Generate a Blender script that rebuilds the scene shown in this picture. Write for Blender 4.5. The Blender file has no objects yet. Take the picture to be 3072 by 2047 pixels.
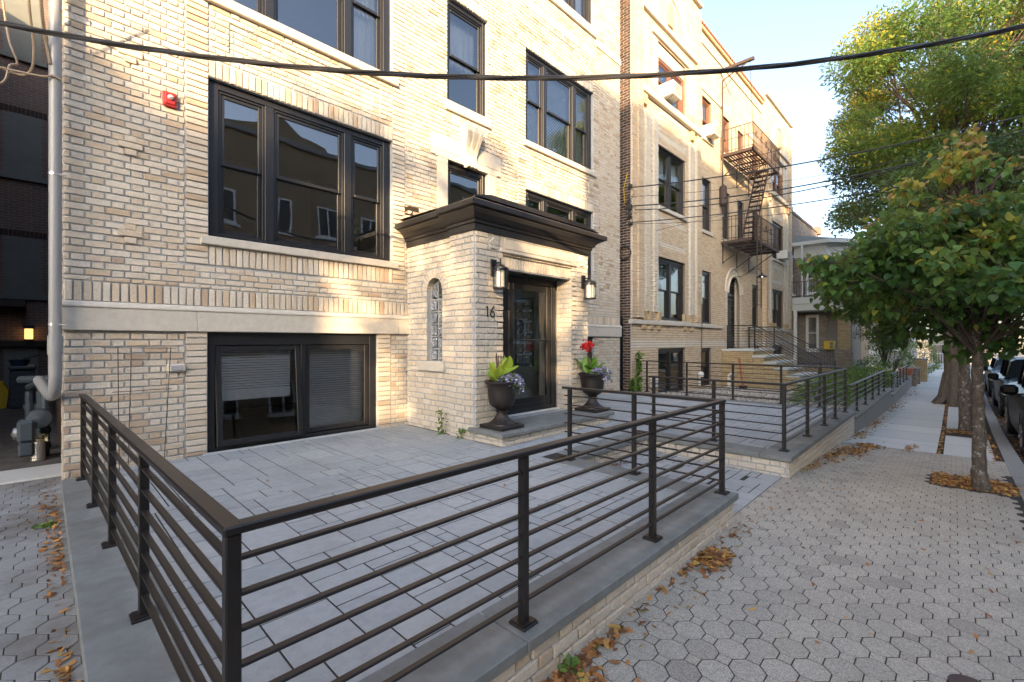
import bpy, math, random
import numpy as np
from mathutils import Vector, Matrix
R = math.radians
sc = bpy.context.scene
COL = sc.collection
rnd = random.Random(7)

# ------------------------------------------------------------------ camera, world, sun, exposure
YAW = math.atan2(1324, 1365.3)                 # view turned left from the street direction (+x)
cam = bpy.data.objects.new('camera', bpy.data.cameras.new('camera'))
COL.objects.link(cam)
cam.location = (0, 0, 1.65)
cam.rotation_euler = (R(90), 0, YAW - R(90))
cam.data.lens = 16.0
cam.data.sensor_width = 36.0
cam.data.clip_start = 0.05
cam.data.clip_end = 6000
sc.camera = cam

SUN_EL = R(15.0)
SUN_AZ = math.atan2(-0.68, -0.733)             # towards the sun: from the street, behind the left shoulder
sun_dir = Vector((math.cos(SUN_AZ) * math.cos(SUN_EL), math.sin(SUN_AZ) * math.cos(SUN_EL), math.sin(SUN_EL)))
world = bpy.data.worlds.new('World'); sc.world = world
world.use_nodes = True
wn = world.node_tree.nodes; wl = world.node_tree.links
wn.clear()
sky = wn.new('ShaderNodeTexSky'); sky.sky_type = 'NISHITA'; sky.sun_disc = False
sky.sun_elevation = SUN_EL
sky.sun_rotation = math.atan2(sun_dir.x, sun_dir.y)
sky.air_density = 1.0; sky.dust_density = 3.2; sky.ozone_density = 1.0
bg = wn.new('ShaderNodeBackground'); bg.inputs['Strength'].default_value = 0.15
wo = wn.new('ShaderNodeOutputWorld')
hs = wn.new('ShaderNodeHueSaturation'); hs.inputs['Saturation'].default_value = .9
tn = wn.new('ShaderNodeMix'); tn.data_type = 'RGBA'; tn.blend_type = 'MULTIPLY'; tn.inputs[0].default_value = 1; tn.inputs[7].default_value = (.865, .89, .96, 1)
wl.new(sky.outputs[0], hs.inputs['Color']); wl.new(hs.outputs[0], tn.inputs[6]); wl.new(tn.outputs[2], bg.inputs[0]); wl.new(bg.outputs[0], wo.inputs[0])
sun = bpy.data.objects.new('sun', bpy.data.lights.new('sun', 'SUN')); COL.objects.link(sun)
sun.data.energy = 3.0; sun.data.angle = R(0.5); sun.data.color = (1.0, 0.68, 0.37)
sun.rotation_euler = sun_dir.to_track_quat('Z', 'Y').to_euler()
sc.view_settings.view_transform = 'Standard'; sc.view_settings.look = 'None'
sc.view_settings.gamma = 1.0; sc.view_settings.exposure = 2.3
sc.cycles.max_bounces = 7; sc.cycles.transparent_max_bounces = 12
sc.cycles.diffuse_bounces = 3; sc.cycles.glossy_bounces = 3; sc.cycles.transmission_bounces = 5
sc.cycles.caustics_reflective = False; sc.cycles.caustics_refractive = False
sc.cycles.sample_clamp_indirect = 4.0

# ------------------------------------------------------------------ ground profile: the pavement falls away up the street
def g(x):
    P = [(-60, .05), (6.5, .05), (14, -.30), (22, -.45), (30, -.5), (80, -.5)]
    for (a, za), (b, zb) in zip(P, P[1:]):
        if x <= b: return za + (zb - za) * (x - a) / (b - a)
    return -.5
KERB = lambda x: -.5 - .012 * max(0, x - 7)    # outer pavement edge

# ------------------------------------------------------------------ mesh builder
class MB:
    def __init__(s): s.v = []; s.f = []; s.t = []; s.m = []; s.T = None
    def add(s, vs, fs, t=0.5, m=0):
        n = len(s.v)
        if s.T: vs = [s.T(*p) for p in vs]
        s.v += [tuple(p) for p in vs]
        for f in fs: s.f.append(tuple(n + i for i in f)); s.t.append(t); s.m.append(m)
    def box(s, x0, x1, y0, y1, z0, z1, t=.5, m=0, b=0):
        if x0 > x1: x0, x1 = x1, x0
        if y0 > y1: y0, y1 = y1, y0
        if z0 > z1: z0, z1 = z1, z0
        if b <= 0:
            s.add([(x0,y0,z0),(x1,y0,z0),(x1,y1,z0),(x0,y1,z0),(x0,y0,z1),(x1,y0,z1),(x1,y1,z1),(x0,y1,z1)],
                  [(0,3,2,1),(4,5,6,7),(0,1,5,4),(1,2,6,5),(2,3,7,6),(3,0,4,7)], t, m)
            return
        b = min(b, (x1-x0)*.45, (y1-y0)*.45, (z1-z0)*.45)
        X = (x0, x1); Y = (y0, y1); Z = (z0, z1); vs = []; idx = {}
        for i in (0,1):
            for j in (0,1):
                for k in (0,1):
                    si, sj, sk = (1,-1)[i], (1,-1)[j], (1,-1)[k]
                    for a in range(3):
                        idx[i,j,k,a] = len(vs)
                        vs.append((X[i]+(0 if a==0 else si*b), Y[j]+(0 if a==1 else sj*b), Z[k]+(0 if a==2 else sk*b)))
        fs = []
        for i in (0,1): fs.append((idx[i,0,0,0], idx[i,1,0,0], idx[i,1,1,0], idx[i,0,1,0]))
        for j in (0,1): fs.append((idx[0,j,0,1], idx[1,j,0,1], idx[1,j,1,1], idx[0,j,1,1]))
        for k in (0,1): fs.append((idx[0,0,k,2], idx[1,0,k,2], idx[1,1,k,2], idx[0,1,k,2]))
        for i in (0,1):
            for j in (0,1): fs.append((idx[i,j,0,0], idx[i,j,1,0], idx[i,j,1,1], idx[i,j,0,1]))
        for i in (0,1):
            for k in (0,1): fs.append((idx[i,0,k,0], idx[i,1,k,0], idx[i,1,k,2], idx[i,0,k,2]))
        for j in (0,1):
            for k in (0,1): fs.append((idx[0,j,k,1], idx[1,j,k,1], idx[1,j,k,2], idx[0,j,k,2]))
        for i in (0,1):
            for j in (0,1):
                for k in (0,1): fs.append((idx[i,j,k,0], idx[i,j,k,1], idx[i,j,k,2]))
        s.add(vs, fs, t, m)
    def ring(s, x0, x1, z0, z1, w, y0, y1, t=.5, m=0, b=0):     # rectangular frame in the x-z plane, four members
        s.box(x0, x0+w, y0, y1, z0, z1, t, m, b); s.box(x1-w, x1, y0, y1, z0, z1, t, m, b)
        s.box(x0+w, x1-w, y0, y1, z0, z0+w, t, m, b); s.box(x0+w, x1-w, y0, y1, z1-w, z1, t, m, b)
    def prism(s, poly, a0, a1, axis='z', t=.5, m=0):
        n = len(poly)
        mk = {'z': lambda p, a: (p[0], p[1], a), 'y': lambda p, a: (p[0], a, p[1]), 'x': lambda p, a: (a, p[0], p[1])}[axis]
        vs = [mk(p, a0) for p in poly] + [mk(p, a1) for p in poly]
        fs = [tuple(range(n))[::-1], tuple(range(n, 2*n))] + [(i, (i+1) % n, n+(i+1) % n, n+i) for i in range(n)]
        s.add(vs, fs, t, m)
    def tube(s, pts, r, n=8, t=.5, m=0, closed=False, phase=0):
        pts = [Vector(p) for p in pts]; N = len(pts)
        rs = r if isinstance(r, (list, tuple)) else [r]*N
        vs = []; up = None
        for i, p in enumerate(pts):
            if closed: d = pts[(i+1) % N] - pts[i-1]
            else: d = pts[min(i+1, N-1)] - pts[max(i-1, 0)]
            d.normalize()
            if up is None: up = Vector((0,0,1)) if abs(d.z) < .9 else Vector((1,0,0))
            a = d.cross(up)
            if a.length < 1e-4: a = d.orthogonal()
            a.normalize(); c = a.cross(d); up = c if abs(c.z) > .02 or abs(d.z) > .9 else up
            for k in range(n):
                w = 2*math.pi*(k+phase)/n
                vs.append(p + a*math.cos(w)*rs[i] + c*math.sin(w)*rs[i])
        fs = []
        for i in range(N if closed else N-1):
            j = (i+1) % N
            for k in range(n): fs.append((i*n+k, i*n+(k+1) % n, j*n+(k+1) % n, j*n+k))
        if not closed: fs += [tuple(range(n))[::-1], tuple(range((N-1)*n, N*n))]
        s.add(vs, fs, t, m)
    def lathe(s, prof, c=(0,0,0), n=24, t=.5, m=0, axis='z', flute=0):
        vs = []
        for j, pr in enumerate(prof):
            r, z = pr[0], pr[1]; fl = pr[2] if len(pr) > 2 else 0
            for k in range(n):
                a = 2*math.pi*k/n; rr = r*(1+fl*(k % 2))
                if axis == 'z': vs.append((c[0]+rr*math.cos(a), c[1]+rr*math.sin(a), c[2]+z))
                elif axis == 'y': vs.append((c[0]+rr*math.cos(a), c[1]+z, c[2]+rr*math.sin(a)))
                else: vs.append((c[0]+z, c[1]+rr*math.cos(a), c[2]+rr*math.sin(a)))
        fs = []
        for j in range(len(prof)-1):
            for k in range(n): fs.append((j*n+k, j*n+(k+1) % n, (j+1)*n+(k+1) % n, (j+1)*n+k))
        fs += [tuple(range(n))[::-1], tuple(range((len(prof)-1)*n, len(prof)*n))]
        s.add(vs, fs, t, m)
    def build(s, name, mats, parent=None, smooth=False, loc=None):
        me = bpy.data.meshes.new(name)
        me.from_pydata(s.v, [], s.f)
        at = me.attributes.new('tint', 'FLOAT', 'FACE'); at.data.foreach_set('value', s.t)
        if not isinstance(mats, (list, tuple)): mats = [mats]
        for q in mats: me.materials.append(q)
        if len(mats) > 1: me.polygons.foreach_set('material_index', s.m)
        if smooth:
            me.polygons.foreach_set('use_smooth', [True]*len(s.f))
            if hasattr(me, 'set_sharp_from_angle'): me.set_sharp_from_angle(angle=R(38))
        me.update()
        o = bpy.data.objects.new(name, me); COL.objects.link(o)
        if loc: o.location = loc
        if parent:
            o.parent = parent
        return o

def bulk(name, tv, tf, pos, rot, scl, tint, mats, parent=None):
    """many copies of a small template (leaves, pebbles) as one mesh, fast"""
    tv = np.array(tv, float); k = len(tv); N = len(pos)
    V = np.einsum('nij,kj->nki', rot, tv) * np.asarray(scl)[:, None, None] + np.asarray(pos)[:, None, :]
    me = bpy.data.meshes.new(name)
    me.vertices.add(N*k); me.vertices.foreach_set('co', V.reshape(-1))
    sizes = [len(f) for f in tf]; L = sum(sizes)
    loops = np.concatenate([np.array(f) for f in tf])
    allo = (loops[None, :] + (np.arange(N)*k)[:, None]).reshape(-1)
    me.loops.add(N*L); me.loops.foreach_set('vertex_index', allo.astype(np.int32))
    st = np.concatenate([[0], np.cumsum(sizes)[:-1]])
    starts = (st[None, :] + (np.arange(N)*L)[:, None]).reshape(-1)
    me.polygons.add(N*len(tf)); me.polygons.foreach_set('loop_start', starts.astype(np.int32))
    me.update(calc_edges=True)
    at = me.attributes.new('tint', 'FLOAT', 'FACE'); at.data.foreach_set('value', np.repeat(np.asarray(tint, float), len(tf)))
    for q in (mats if isinstance(mats, (list, tuple)) else [mats]): me.materials.append(q)
    me.validate()
    o = bpy.data.objects.new(name, me); COL.objects.link(o)
    if parent: o.parent = parent
    return o
nr = np.random.RandomState(11)
def randrot(N, flat=None):
    """random rotations; flat = std of tilt from horizontal (None: fully random)"""
    if flat is None:
        q = nr.normal(size=(N, 4)); q /= np.linalg.norm(q, axis=1)[:, None]
        w, x, y, z = q.T
        return np.stack([1-2*(y*y+z*z), 2*(x*y-z*w), 2*(x*z+y*w), 2*(x*y+z*w), 1-2*(x*x+z*z), 2*(y*z-x*w),
                         2*(x*z-y*w), 2*(y*z+x*w), 1-2*(x*x+y*y)], 1).reshape(N, 3, 3)
    a = nr.uniform(0, 2*math.pi, N); b = nr.normal(0, flat, N); c = nr.normal(0, flat, N)
    ca, sa, cb, sb, cc, s_ = np.cos(a), np.sin(a), np.cos(b), np.sin(b), np.cos(c), np.sin(c); z = np.zeros(N); o = z+1
    Rz = np.stack([ca,-sa,z,sa,ca,z,z,z,o],1).reshape(N,3,3)
    Rx = np.stack([o,z,z,z,cb,-sb,z,sb,cb],1).reshape(N,3,3)
    Ry = np.stack([cc,z,s_,z,o,z,-s_,z,cc],1).reshape(N,3,3)
    return Rz @ Rx @ Ry

def tag(o, label=None, cat=None, group=None, kind=None):
    if label: o['label'] = label
    if cat: o['category'] = cat
    if group: o['group'] = group
    if kind: o['kind'] = kind
    return o
def empty(name, loc, label, cat, group=None):
    o = bpy.data.objects.new(name, None); o.location = loc; o.empty_display_size = .1
    COL.objects.link(o); tag(o, label, cat, group); return o
def root0(name, label, cat, group=None):            # thing whose parts are modelled in world coordinates
    return empty(name, (0,0,0), label, cat, group)
def settle(o, base):                                # move the thing's Empty to its base without moving the parts
    base = Vector(base)
    for c in o.children:
        c.matrix_parent_inverse = Matrix.Translation(-base)
    o.location = base
def copy_tree(o, parent=None):
    c = o.copy(); COL.objects.link(c)
    if parent: c.parent = parent
    for ch in list(o.children): copy_tree(ch, c)
    return c

# ------------------------------------------------------------------ materials
def nmat(name):
    m = bpy.data.materials.new(name); m.use_nodes = True
    nt = m.node_tree; nt.nodes.clear()
    out = nt.nodes.new('ShaderNodeOutputMaterial'); p = nt.nodes.new('ShaderNodeBsdfPrincipled')
    nt.links.new(p.outputs[0], out.inputs[0])
    return m, nt, p, out
def ramp(nt, cols, inp):
    r = nt.nodes.new('ShaderNodeValToRGB'); e = r.color_ramp.elements
    while len(e) < len(cols): e.new(0.5)
    for i, c in enumerate(cols):
        pos, col = c if isinstance(c[1], (tuple, list)) else (i/(len(cols)-1), c)
        e[i].position = pos; e[i].color = (*col[:3], 1)
    nt.links.new(inp, r.inputs[0]); return r.outputs[0]
def noise(nt, scale, detail=4, rough=.6, co=None, dist=0, stretch=None):
    n = nt.nodes.new('ShaderNodeTexNoise'); n.inputs['Scale'].default_value = scale
    n.inputs['Detail'].default_value = detail; n.inputs['Roughness'].default_value = rough; n.inputs['Distortion'].default_value = dist
    if co is None:
        c = nt.nodes.new('ShaderNodeTexCoord'); co = c.outputs['Object']
    if stretch:
        mp = nt.nodes.new('ShaderNodeMapping'); mp.inputs['Scale'].default_value = stretch
        nt.links.new(co, mp.inputs[0]); co = mp.outputs[0]
    nt.links.new(co, n.inputs['Vector']); return n.outputs['Fac']
def mixc(nt, a, b, f, mode='MIX'):
    x = nt.nodes.new('ShaderNodeMix'); x.data_type = 'RGBA'; x.blend_type = mode
    for i, q in ((6, a), (7, b)):
        if isinstance(q, (tuple, list)): x.inputs[i].default_value = (*q[:3], 1)
        else: nt.links.new(q, x.inputs[i])
    if isinstance(f, (int, float)): x.inputs[0].default_value = f
    else: nt.links.new(f, x.inputs[0])
    return x.outputs[2]
def bump(nt, p, h, strength=.3, dist=.01):
    b = nt.nodes.new('ShaderNodeBump'); b.inputs['Strength'].default_value = strength; b.inputs['Distance'].default_value = dist
    nt.links.new(h, b.inputs['Height']); nt.links.new(b.outputs[0], p.inputs['Normal']); return b
def attr(nt, n='tint'):
    a = nt.nodes.new('ShaderNodeAttribute'); a.attribute_name = n; return a.outputs['Fac']
def maprange(nt, x, a, b, c, d):
    m = nt.nodes.new('ShaderNodeMapRange')
    for i, q in enumerate((a, b, c, d)): m.inputs[i+1].default_value = q
    nt.links.new(x, m.inputs[0]); return m.outputs[0]

def M_tint(name, cols, rough=.85, nscale=30, namt=.25, bscale=120, bamt=.35, bdist=.004, blotch=0, bl_col=(.1,.09,.08), bl_scale=1.2, spec=.3, blr=(.55,.75), stretch=None, spots=0):
    """surface whose colour is picked per face-group by the 'tint' attribute, with grain, blotches and bump"""
    m, nt, p, out = nmat(name)
    c = ramp(nt, cols, attr(nt)) if len(cols) > 1 else None
    if c is None:
        rgb = nt.nodes.new('ShaderNodeRGB'); rgb.outputs[0].default_value = (*cols[0], 1); c = rgb.outputs[0]
    n1 = noise(nt, nscale, 5, .65, stretch=stretch)
    v = maprange(nt, n1, .25, .75, 1-namt, 1+namt*.6)
    cmb = nt.nodes.new('ShaderNodeCombineColor')
    for i in range(3): nt.links.new(v, cmb.inputs[i])
    c = mixc(nt, c, cmb.outputs[0], 1.0, 'MULTIPLY')
    if blotch:
        n2 = noise(nt, bl_scale, 6, .7)
        f = maprange(nt, n2, blr[0], blr[1], 0, blotch)
        c = mixc(nt, c, bl_col, f)
    if spots:                                                       # old gum and drip marks
        for sc_, thr, cc in ((spots, .055, (.10,.095,.09)), (spots*.6, .045, (.16,.145,.13))):
            vo = nt.nodes.new('ShaderNodeTexVoronoi'); vo.inputs['Scale'].default_value = sc_; vo.inputs['Randomness'].default_value = 1
            tc = nt.nodes.new('ShaderNodeTexCoord'); nt.links.new(tc.outputs['Object'], vo.inputs['Vector'])
            c = mixc(nt, c, cc, maprange(nt, vo.outputs['Distance'], thr, thr*.6, 0, .7))
    nt.links.new(c, p.inputs['Base Color'])
    p.inputs['Roughness'].default_value = rough; p.inputs['Specular IOR Level'].default_value = spec
    bump(nt, p, noise(nt, bscale, 3, .7), bamt, bdist)
    return m
def M_plain(name, col, rough=.5, metal=0, spec=.5, namt=.15, nscale=20, bamt=0, bscale=80, emit=None, es=1):
    m, nt, p, out = nmat(name)
    n1 = noise(nt, nscale, 4, .6)
    c = mixc(nt, tuple(q*(1-namt) for q in col), tuple(min(1, q*(1+namt)) for q in col), n1)
    nt.links.new(c, p.inputs['Base Color'])
    p.inputs['Roughness'].default_value = rough; p.inputs['Metallic'].default_value = metal
    p.inputs['Specular IOR Level'].default_value = spec
    if bamt: bump(nt, p, noise(nt, bscale, 3, .6), bamt, .003)
    if emit:
        p.inputs['Emission Color'].default_value = (*emit, 1); p.inputs['Emission Strength'].default_value = es
    return m
def M_brickproc(name, cols, mortar, bw=.21, bh=.073, rough=.9, axis='xz', stain=.3):
    """far or side walls: procedural courses"""
    m, nt, p, out = nmat(name)
    tc = nt.nodes.new('ShaderNodeTexCoord'); sp = nt.nodes.new('ShaderNodeSeparateXYZ'); cb = nt.nodes.new('ShaderNodeCombineXYZ')
    nt.links.new(tc.outputs['Object'], sp.inputs[0])
    nt.links.new(sp.outputs['X' if axis[0] == 'x' else 'Y'], cb.inputs[0]); nt.links.new(sp.outputs['Z'], cb.inputs[1])
    b = nt.nodes.new('ShaderNodeTexBrick'); nt.links.new(cb.outputs[0], b.inputs['Vector'])
    b.inputs['Scale'].default_value = 1; b.inputs['Mortar Size'].default_value = .007; b.inputs['Mortar Smooth'].default_value = .3
    b.inputs['Brick Width'].default_value = bw; b.inputs['Row Height'].default_value = bh; b.inputs['Bias'].default_value = 0
    b.inputs['Color1'].default_value = (*cols[0], 1); b.inputs['Color2'].default_value = (*cols[1], 1); b.inputs['Mortar'].default_value = (*mortar, 1)
    c = mixc(nt, b.outputs['Color'], cols[2], maprange(nt, noise(nt, 3, 6, .8), .45, .7, 0, stain))
    nt.links.new(c, p.inputs['Base Color']); p.inputs['Roughness'].default_value = rough
    mth = nt.nodes.new('ShaderNodeMath'); mth.operation = 'MULTIPLY_ADD'; mth.inputs[1].default_value = -1; mth.inputs[2].default_value = 1
    nt.links.new(b.outputs['Fac'], mth.inputs[0]); bump(nt, p, mth.outputs[0], .5, .008)
    return m
def M_glass(name, tint=(.85,.9,.92), refl=.12, wav=.02, wscale=1.3, rough=0.0, dirt=0):
    """window pane: mirror-like at grazing angles, see-through head-on, slightly wavy"""
    m = bpy.data.materials.new(name); m.use_nodes = True; nt = m.node_tree; nt.nodes.clear()
    out = nt.nodes.new('ShaderNodeOutputMaterial'); mx = nt.nodes.new('ShaderNodeMixShader')
    tr = nt.nodes.new('ShaderNodeBsdfTransparent'); tr.inputs[0].default_value = (*tint, 1)
    gl = nt.nodes.new('ShaderNodeBsdfGlossy'); gl.inputs['Roughness'].default_value = rough; gl.inputs[0].default_value = (.95,.97,1,1)
    fr = nt.nodes.new('ShaderNodeFresnel'); fr.inputs[0].default_value = 1.5
    f = maprange(nt, fr.outputs[0], 0.0, 1.0, refl, 1.0)
    bm = nt.nodes.new('ShaderNodeBump'); bm.inputs['Strength'].default_value = wav; bm.inputs['Distance'].default_value = .3
    nt.links.new(noise(nt, wscale, 1, .4), bm.inputs['Height'])
    nt.links.new(bm.outputs[0], gl.inputs['Normal'])
    nt.links.new(f, mx.inputs[0]); nt.links.new(tr.outputs[0], mx.inputs[1]); nt.links.new(gl.outputs[0], mx.inputs[2])
    nt.links.new(mx.outputs[0], out.inputs[0]); return m
def M_leaf(name, cols, rough=.5, trans=.35):
    m = bpy.data.materials.new(name); m.use_nodes = True; nt = m.node_tree; nt.nodes.clear()
    out = nt.nodes.new('ShaderNodeOutputMaterial'); mx = nt.nodes.new('ShaderNodeMixShader'); mx.inputs[0].default_value = trans
    p = nt.nodes.new('ShaderNodeBsdfPrincipled'); p.inputs['Roughness'].default_value = rough; p.inputs['Specular IOR Level'].default_value = .35
    tl = nt.nodes.new('ShaderNodeBsdfTranslucent')
    c = ramp(nt, cols, attr(nt))
    nt.links.new(c, p.inputs['Base Color'])
    c2 = mixc(nt, c, (1.0, .95, .35), .35, 'MIX'); c2 = mixc(nt, c, c2, .5)
    nt.links.new(c2, tl.inputs[0])
    nt.links.new(p.outputs[0], mx.inputs[1]); nt.links.new(tl.outputs[0], mx.inputs[2]); nt.links.new(mx.outputs[0], out.inputs[0])
    return m

K = {}
K['brick'] = M_tint('cream_brick', [(.0,(.665,.605,.51)),(.45,(.63,.56,.455)),(.75,(.595,.505,.39)),(.9,(.57,.455,.325)),(.97,(.50,.38,.27)),(1.,(.38,.30,.23))], .9, 55, .22, 150, .55, .006, .22, (.42,.36,.30), .8)
K['mortar'] = M_tint('grey_mortar', [(.41,.435,.455)], .95, 40, .2, 200, .4, .003)
K['stone'] = M_tint('limestone', [(.56,.525,.455)], .85, 14, .14, 160, .25, .003, .35, (.30,.27,.22), 2.2)
K['brick2'] = M_tint('tan_brick', [(.0,(.68,.57,.42)),(.5,(.63,.51,.365)),(.85,(.58,.44,.295)),(.86,(.74,.69,.59)),(1.,(.66,.61,.51))], .8, 50, .2, 150, .3, .004, .2, (.40,.27,.15), .6)
K['mortar2'] = M_tint('dark_mortar', [(.22,.18,.14)], .95, 40, .2)
K['terra'] = M_tint('ochre_terracotta', [(.47,.36,.22)], .8, 10, .25, 100, .3, .004)
K['black'] = M_plain('black_painted_frame', (.013,.014,.017), .38, 0, .5, .2, 15, .08, 200)
K['bronze'] = M_plain('dark_bronze_paint', (.016,.0135,.013), .40, 0, .5, .35, 9, .15, 220)
K['cornice'] = M_plain('dark_sheet_metal', (.02,.018,.018), .36, .0, .6, .35, 6, .1, 30)
K['glass'] = M_glass('window_glass', (.95,.97,.98), .13, .008, 1.6)
K['glassbase'] = M_glass('basement_glass', (.98,.985,.99), .03, .01, 1.2)
K['glassdoor'] = M_glass('door_glass', (.96,.97,.97), .05, .006, 1.0)
K['glass2'] = M_glass('far_window_glass', (.85,.88,.9), .16, .03, 1.0)
K['screen'] = M_plain('insect_screen', (.03,.03,.032), .8)
K['white'] = M_plain('white_paint', (.72,.72,.69), .5)
K['room'] = M_plain('interior_plaster', (.6,.58,.53), .8)
K['roomdark'] = M_plain('interior_grey', (.3,.29,.27), .8)
K['blind'] = M_plain('blind_slats', (.82,.84,.85), .5)
K['blue'] = M_tint('bluestone_cap', [(.21,.225,.22)], .75, 8, .25, 220, .25, .003, .6, (.115,.098,.085), 1.1, blr=(.45,.75))
K['slab'] = M_tint('blue_grey_pavers', [(.0,(.325,.355,.37)),(.5,(.355,.38,.39)),(1.,(.40,.42,.425))], .8, 18, .14, 90, .5, .006, .5, (.22,.21,.20), .8, blr=(.48,.75), spots=2.2)
K['joint'] = M_tint('sand_joint', [(.05,.045,.038)], .95, 60, .5)
K['octo'] = M_tint('concrete_pavers', [(.0,(.46,.43,.37)),(.5,(.505,.472,.405)),(.92,(.535,.50,.43)),(1.,(.38,.35,.30))], .9, 150, .75, 200, .9, .006, .6, (.23,.21,.18), .5, blr=(.42,.8), spots=2.6)
K['octoL'] = M_tint('concrete_pavers_dark', [(.0,(.27,.28,.28)),(.5,(.31,.32,.315)),(1.,(.23,.235,.23))], .9, 220, .35, 260, .7, .004, .75, (.095,.078,.062), .9, blr=(.48,.66))  # darker, brown-blotched pavers of the driveway
K['conc'] = M_tint('sidewalk_concrete', [(.0,(.46,.475,.455)),(1.,(.53,.535,.51))], .9, 90, .16, 240, .4, .003, .3, (.2,.2,.19), .8)
K['kerb'] = M_tint('kerb_concrete', [(.27,.27,.26)], .9, 60, .2, 200, .4, .003, .3, (.15,.14,.13), 1)
K['asph'] = M_tint('asphalt', [(.055,.055,.056)], .9, 120, .35, 180, .8, .006)
K['dirt'] = M_tint('alley_floor', [(.10,.095,.085)], .85, 5, .4, 60, .5, .006, .4, (.04,.037,.033), 1.6)
K['soil'] = M_tint('tree_pit_soil', [(.055,.04,.028)], .95, 60, .5, 80, 1, .02)
K['litter'] = M_leaf('fallen_leaves', [(.0,(.13,.06,.03)),(.3,(.28,.12,.045)),(.55,(.42,.19,.06)),(.8,(.52,.27,.08)),(.93,(.55,.36,.08)),(1.,(.2,.2,.06))], .7, .15)
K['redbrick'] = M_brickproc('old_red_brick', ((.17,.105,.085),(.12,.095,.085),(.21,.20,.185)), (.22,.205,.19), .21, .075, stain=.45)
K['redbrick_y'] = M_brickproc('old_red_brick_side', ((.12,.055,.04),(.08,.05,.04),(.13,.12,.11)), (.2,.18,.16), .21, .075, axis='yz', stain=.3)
K['oppbrick'] = M_brickproc('yellow_brown_brick', ((.32,.23,.13),(.26,.18,.1),(.2,.15,.1)), (.25,.22,.18), .21, .075, stain=.3)
K['greybrick'] = M_tint('grey_brown_brick', [(.0,(.32,.27,.22)),(.6,(.24,.20,.165)),(1.,(.38,.35,.31))], .9, 40, .3, 100, .5, .006)
K['yelbrick'] = M_tint('yellow_brick', [(.0,(.52,.42,.24)),(.6,(.47,.36,.2)),(1.,(.40,.30,.16))], .85, 40, .2, 100, .4, .005)
K['bark'] = M_tint('bark', [(.15,.125,.10)], .95, 22, .6, 40, 1, .03, .75, (.42,.41,.38), 16, blr=(.56,.62), stretch=(1,1,.45))
K['barkbig'] = M_tint('ridged_bark', [(.17,.135,.105)], .95, 18, .45, 30, 1, .04, stretch=(1,1,.2))
K['twig'] = M_plain('twigs', (.07,.05,.04), .9)
K['pvc'] = M_plain('grey_plastic_pipe', (.29,.295,.295), .35, namt=.06, nscale=6)
K['meter'] = M_plain('grey_blue_metal', (.06,.08,.10), .45, .2, namt=.3)
K['iron'] = M_plain('rusty_brown_iron', (.06,.04,.034), .7, .1, namt=.4, nscale=12)
K['wire'] = M_plain('black_cable', (.03,.03,.032), .45)
K['tanwire'] = M_plain('tan_cable', (.30,.23,.16), .6)
K['red'] = M_plain('red_plastic', (.42,.03,.03), .35)
K['chrome'] = M_plain('lens', (.8,.8,.8), .15, .6)
K['carblack'] = M_plain('black_car_paint', (.005,.005,.006), .34, 0, .15)
K['carblue'] = M_plain('dark_blue_car_paint', (.008,.011,.018), .34, 0, .15)
K['tyre'] = M_plain('rubber', (.02,.02,.02), .85)
K['rim'] = M_plain('alloy', (.35,.35,.36), .3, .8)
K['urn'] = M_plain('dark_brown_urn', (.028,.023,.021), .45, .2, .5, .4, 18, .3, 60)
K['canna'] = M_leaf('canna_leaves', [(.0,(.10,.24,.03)),(.5,(.20,.38,.05)),(1.,(.40,.46,.06))], .4, .3)
K['petunia'] = M_leaf('petunia_flowers', [(.0,(.10,.16,.04)),(.28,(.12,.2,.05)),(.3,(.30,.25,.55)),(.7,(.46,.42,.72)),(1.,(.70,.68,.82))], .6, .2)
K['redfl'] = M_leaf('red_flower', [(.0,(.5,.01,.02)),(1.,(.75,.03,.04))], .5, .2)
K['boxleaf'] = M_leaf('shrub_leaves', [(.0,(.04,.10,.02)),(.6,(.08,.17,.03)),(1.,(.17,.27,.05))], .5, .2)
K['linden'] = M_leaf('broad_leaves', [(.0,(.03,.085,.025)),(.35,(.055,.14,.03)),(.66,(.12,.22,.04)),(.80,(.28,.28,.04)),(.93,(.50,.42,.05)),(1.,(.38,.22,.07))], .42, .4)
K['dark_leaf'] = M_leaf('glossy_dark_leaves', [(.0,(.025,.075,.02)),(.6,(.055,.13,.025)),(1.,(.17,.25,.05))], .35, .25)
K['locust'] = M_leaf('fine_leaves', [(.0,(.035,.095,.02)),(.5,(.08,.175,.03)),(.74,(.20,.29,.045)),(.87,(.48,.42,.05)),(1.,(.66,.48,.05))], .5, .45)
K['gravel'] = M_tint('white_pebbles', [(.0,(.55,.52,.46)),(.6,(.42,.39,.34)),(1.,(.22,.2,.18))], .8, 40, .2)
K['gbase'] = M_tint('gravel_bed', [(.22,.2,.17)], .95, 60, .6, 90, 1, .02)
K['marble'] = M_tint('white_marble', [(.90,.87,.81)], .3, 2.5, .12, 50, .02, .001, .6, (.25,.23,.21), 2.0, blr=(.56,.60))
K['gblock'] = M_glass('glass_block', (.62,.70,.65), .12, .9, 26, .08)
K['gold'] = M_plain('yellow_plastic', (.62,.42,.02), .5)
K['greyboard'] = M_plain('grey_board', (.15,.165,.155), .85, namt=.2, nscale=3)
K['door'] = M_plain('grey_green_door', (.18,.2,.19), .6)
K['lampglass'] = M_plain('frosted_lamp_glass', (.8,.77,.7), .4, emit=(1,.7,.42), es=.22)
K['lampglass2'] = M_plain('lit_bulb', (.9,.8,.6), .4, emit=(1,.75,.5), es=1.2)
K['clearglass'] = M_glass('lantern_glass', (.93,.95,.95), .1, .0)
K['redroof'] = M_plain('red_roof', (.30,.12,.07), .8, nscale=5)
K['cream'] = M_plain('cream_siding', (.55,.5,.4), .7)
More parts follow.
